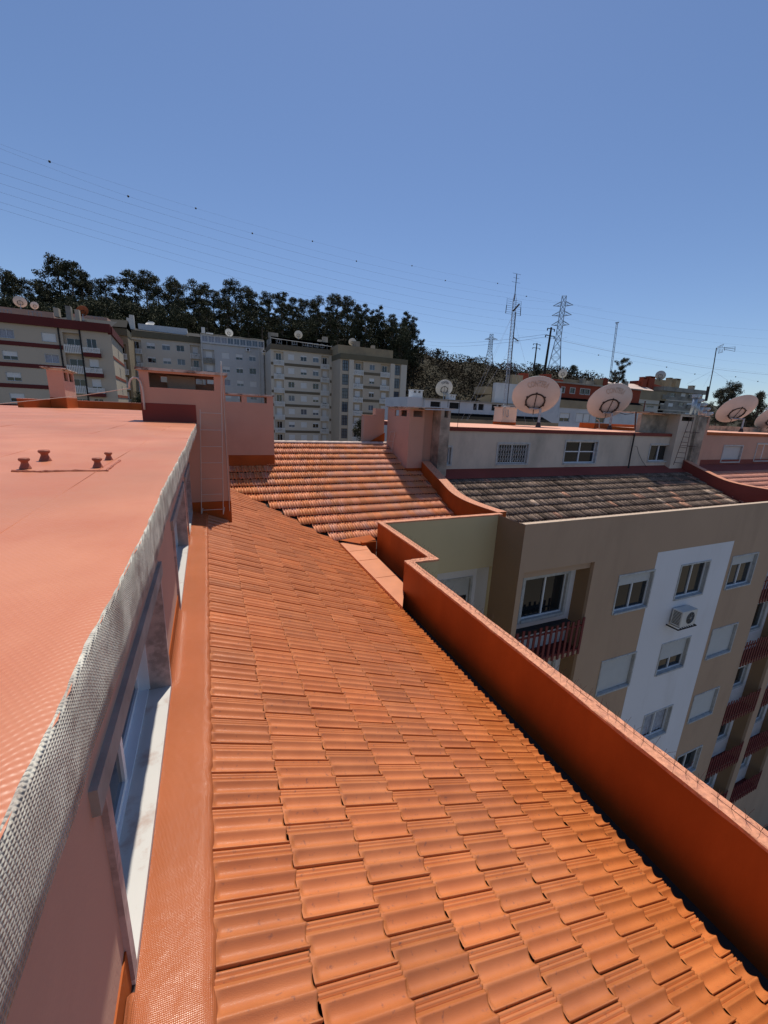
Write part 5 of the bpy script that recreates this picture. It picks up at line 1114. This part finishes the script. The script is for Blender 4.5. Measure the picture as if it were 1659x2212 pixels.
pylon(1219,640,808,235,8.5,2.6,[(.70,4.2),(.80,4.6),(.90,4.6)],'large lattice power pylon on the ridge right of the antenna mast',th=.30)
pylon(1062,722,785,420,11,4,[(.86,6.0)],'smaller distant lattice pylon left of the antenna mast',th=.42)
def pole(u0,v0,u1,v1,D,r,arms,label,name='utility_pole',m='wood',cat='utility pole'):
    a=onD((u0,v0),D); c=onD((u1,v1),D); t=thing(name,label,cat,tuple(c)); b=MB(); b.tube([c,a],[r*1.25,r*.8],7); part('pole',b,M[m],t)
    for (du,dv,l) in arms:
        q=a+(c-a)*dv; b=MB(); b.tube([q+np.array([-l,0,0]),q+np.array([l,0,0])],r*.4,4)
        for sg in (-1,1): b.tube([q+np.array([sg*l,0,0]),q+np.array([sg*l,0,-r*2])],r*.5,5)
        part('crossarm',b,M[m],t)
pole(1191,707,1175,812,150,.35,[(0,.03,1.5),(0,.17,1.9)],'thick dark wooden utility pole just left of the large pylon')
pole(1160,741,1153,800,185,.28,[(0,.04,1.8),(0,.18,1.9)],'thin dark utility pole with crossarms left of the thick wooden pole')
a=onD((1333,698),170); c=onD((1318,815),170); t=thing('radio_mast','very thin pale lattice mast far right of the large pylon','antenna mast',tuple(c)); b=MB()
for dx in (-.35,.35):
    b.tube([c+np.array([dx,0,0]),a+np.array([dx,0,0])],.09,4)
for i in range(24): f=i/24.; p=c+(a-c)*f; q=c+(a-c)*(f+1/24.); s=1 if i%2 else -1; b.tube([p+np.array([.35*s,0,0]),q+np.array([-.35*s,0,0])],.05,3,cap=False)
part('lattice',b,M['galv'],t); b=MB(); b.tube([a+np.array([-.7,0,0]),a+np.array([.7,0,.3])],.2,5); part('antenna_head',b,M['galv'],t)
def cable(pts,ds,r,label,sag=(0,0),grp='overhead power cables'):
    P=[onD(p,d) for p,d in zip(pts,ds)]; out=[]
    for i in range(len(P)-1):
        for t in np.linspace(0,1,17)[:-1]: q=P[i]*(1-t)+P[i+1]*t; q=q-np.array([0,0,4*sag[i]*t*(1-t)]); out.append(q)
    out.append(P[-1]); n=len(out); b=MB(); b.tube(out,[r]*n,4); solo('power_cable',b,M['wire'],label,'cable',grp); return out
ords=['highest','second highest','third highest','fourth highest','fifth highest','lowest']
L_=[352,377,399,418,440,455]; Mi=[655,671,686,702,717,733]; Rr=[714,733,751,765,790,808]
for i in range(6): cable([(-60,L_[i]-22),(1215,Mi[i]),(1700,Rr[i]+2)],[130,233,300],.019,'%s of the six long power cables crossing the sky to the large pylon'%ords[i],(5.2,2.))
w1=[(107,349),(423,450),(675,521),(890,574),(1075,612)]
w2=[(277,424),(545,504),(770,564),(962,606),(1137,640)]
w3=[(1293,767),(1440,793),(1501,808),(1589,814),(1637,824)]
def ballwire(pts,d0,d1,label,nm,ext):
    n=len(pts); al=[ext[0]]+pts+[ext[1]]; P=[onD(p,d0+(d1-d0)*i/(n+1)) for i,p in enumerate(al)]
    b=MB(); b.tube([q for q in smp(P,40)],.016,4); solo('shield_wire',b,M['wire'],label,'cable','marker ball wires')
    for i,q in enumerate(P[1:-1]):
        b=MB(); m=8
        V=[(q[0]+.27*math.sin(PI*j/6)*math.cos(2*PI*k_/m),q[1]+.27*math.sin(PI*j/6)*math.sin(2*PI*k_/m),q[2]+.27*math.cos(PI*j/6)) for j in range(7) for k_ in range(m)]
        b.add(V,[(j*m+k_,j*m+(k_+1)%m,(j+1)*m+(k_+1)%m,(j+1)*m+k_) for j in range(6) for k_ in range(m)])
        solo('marker_ball',b,M['ball'],'%s dark marker ball from the left on the %s'%(['first','second','third','fourth','fifth'][i],nm),'marker ball','marker balls on the wires')
ballwire(w1,120,225,'thin top wire carrying dark marker balls across the upper left sky','top wire in the left sky',((-80,280),(1225,640)))
ballwire(w2,125,225,'second thin wire with marker balls just below the top wire','second wire in the left sky',((-80,290),(1300,668)))
ballwire(w3,200,300,'low thin wire with marker balls at the right above the trees','low wire at the right',((1137,733),(1720,838)))
cable([(905,733),(1180,722),(1225,728)],[400,150,233],.05,'thin cable from the distant pylon to the thick wooden pole, upper strand',(3,1),'cables at the wooden pole')
cable([(905,741),(1178,728),(1700,812)],[400,150,300],.05,'thin cable from the distant pylon to the thick wooden pole, lower strand',(3,2),'cables at the wooden pole')
# =============================================================== LIGHT
SD=nrm([.16,.36,1.0]); el=math.asin(SD[2]); azs=math.atan2(SD[0],SD[1])
su=bpy.data.lights.new('sun','SUN'); su.energy=4.6; su.angle=R(.53); su.color=(1,.93,.82); so=bpy.data.objects.new('sun',su); col.objects.link(so)
so.rotation_euler=Vector(SD).to_track_quat('Z','Y').to_euler()
w=bpy.data.worlds.new('World'); sc.world=w; w.use_nodes=True; nt=w.node_tree; bg=nt.nodes['Background']; st=nt.nodes.new('ShaderNodeTexSky'); st.sky_type='NISHITA'; st.sun_disc=False
st.sun_elevation=el; st.sun_rotation=azs; st.air_density=1.0; st.dust_density=.3; st.ozone_density=2.5; st.altitude=200
mu=nt.nodes.new('ShaderNodeMix'); mu.data_type='RGBA'; mu.blend_type='MULTIPLY'; mu.inputs[0].default_value=1; mu.inputs[7].default_value=(.95,1.01,1.14,1); nt.links.new(st.outputs[0],mu.inputs[6]); nt.links.new(mu.outputs[2],bg.inputs[0]); bg.inputs[1].default_value=.094
sc.view_settings.view_transform='Standard'; sc.view_settings.look='None'; sc.view_settings.exposure=0; sc.view_settings.gamma=1
sc.render.engine='CYCLES'
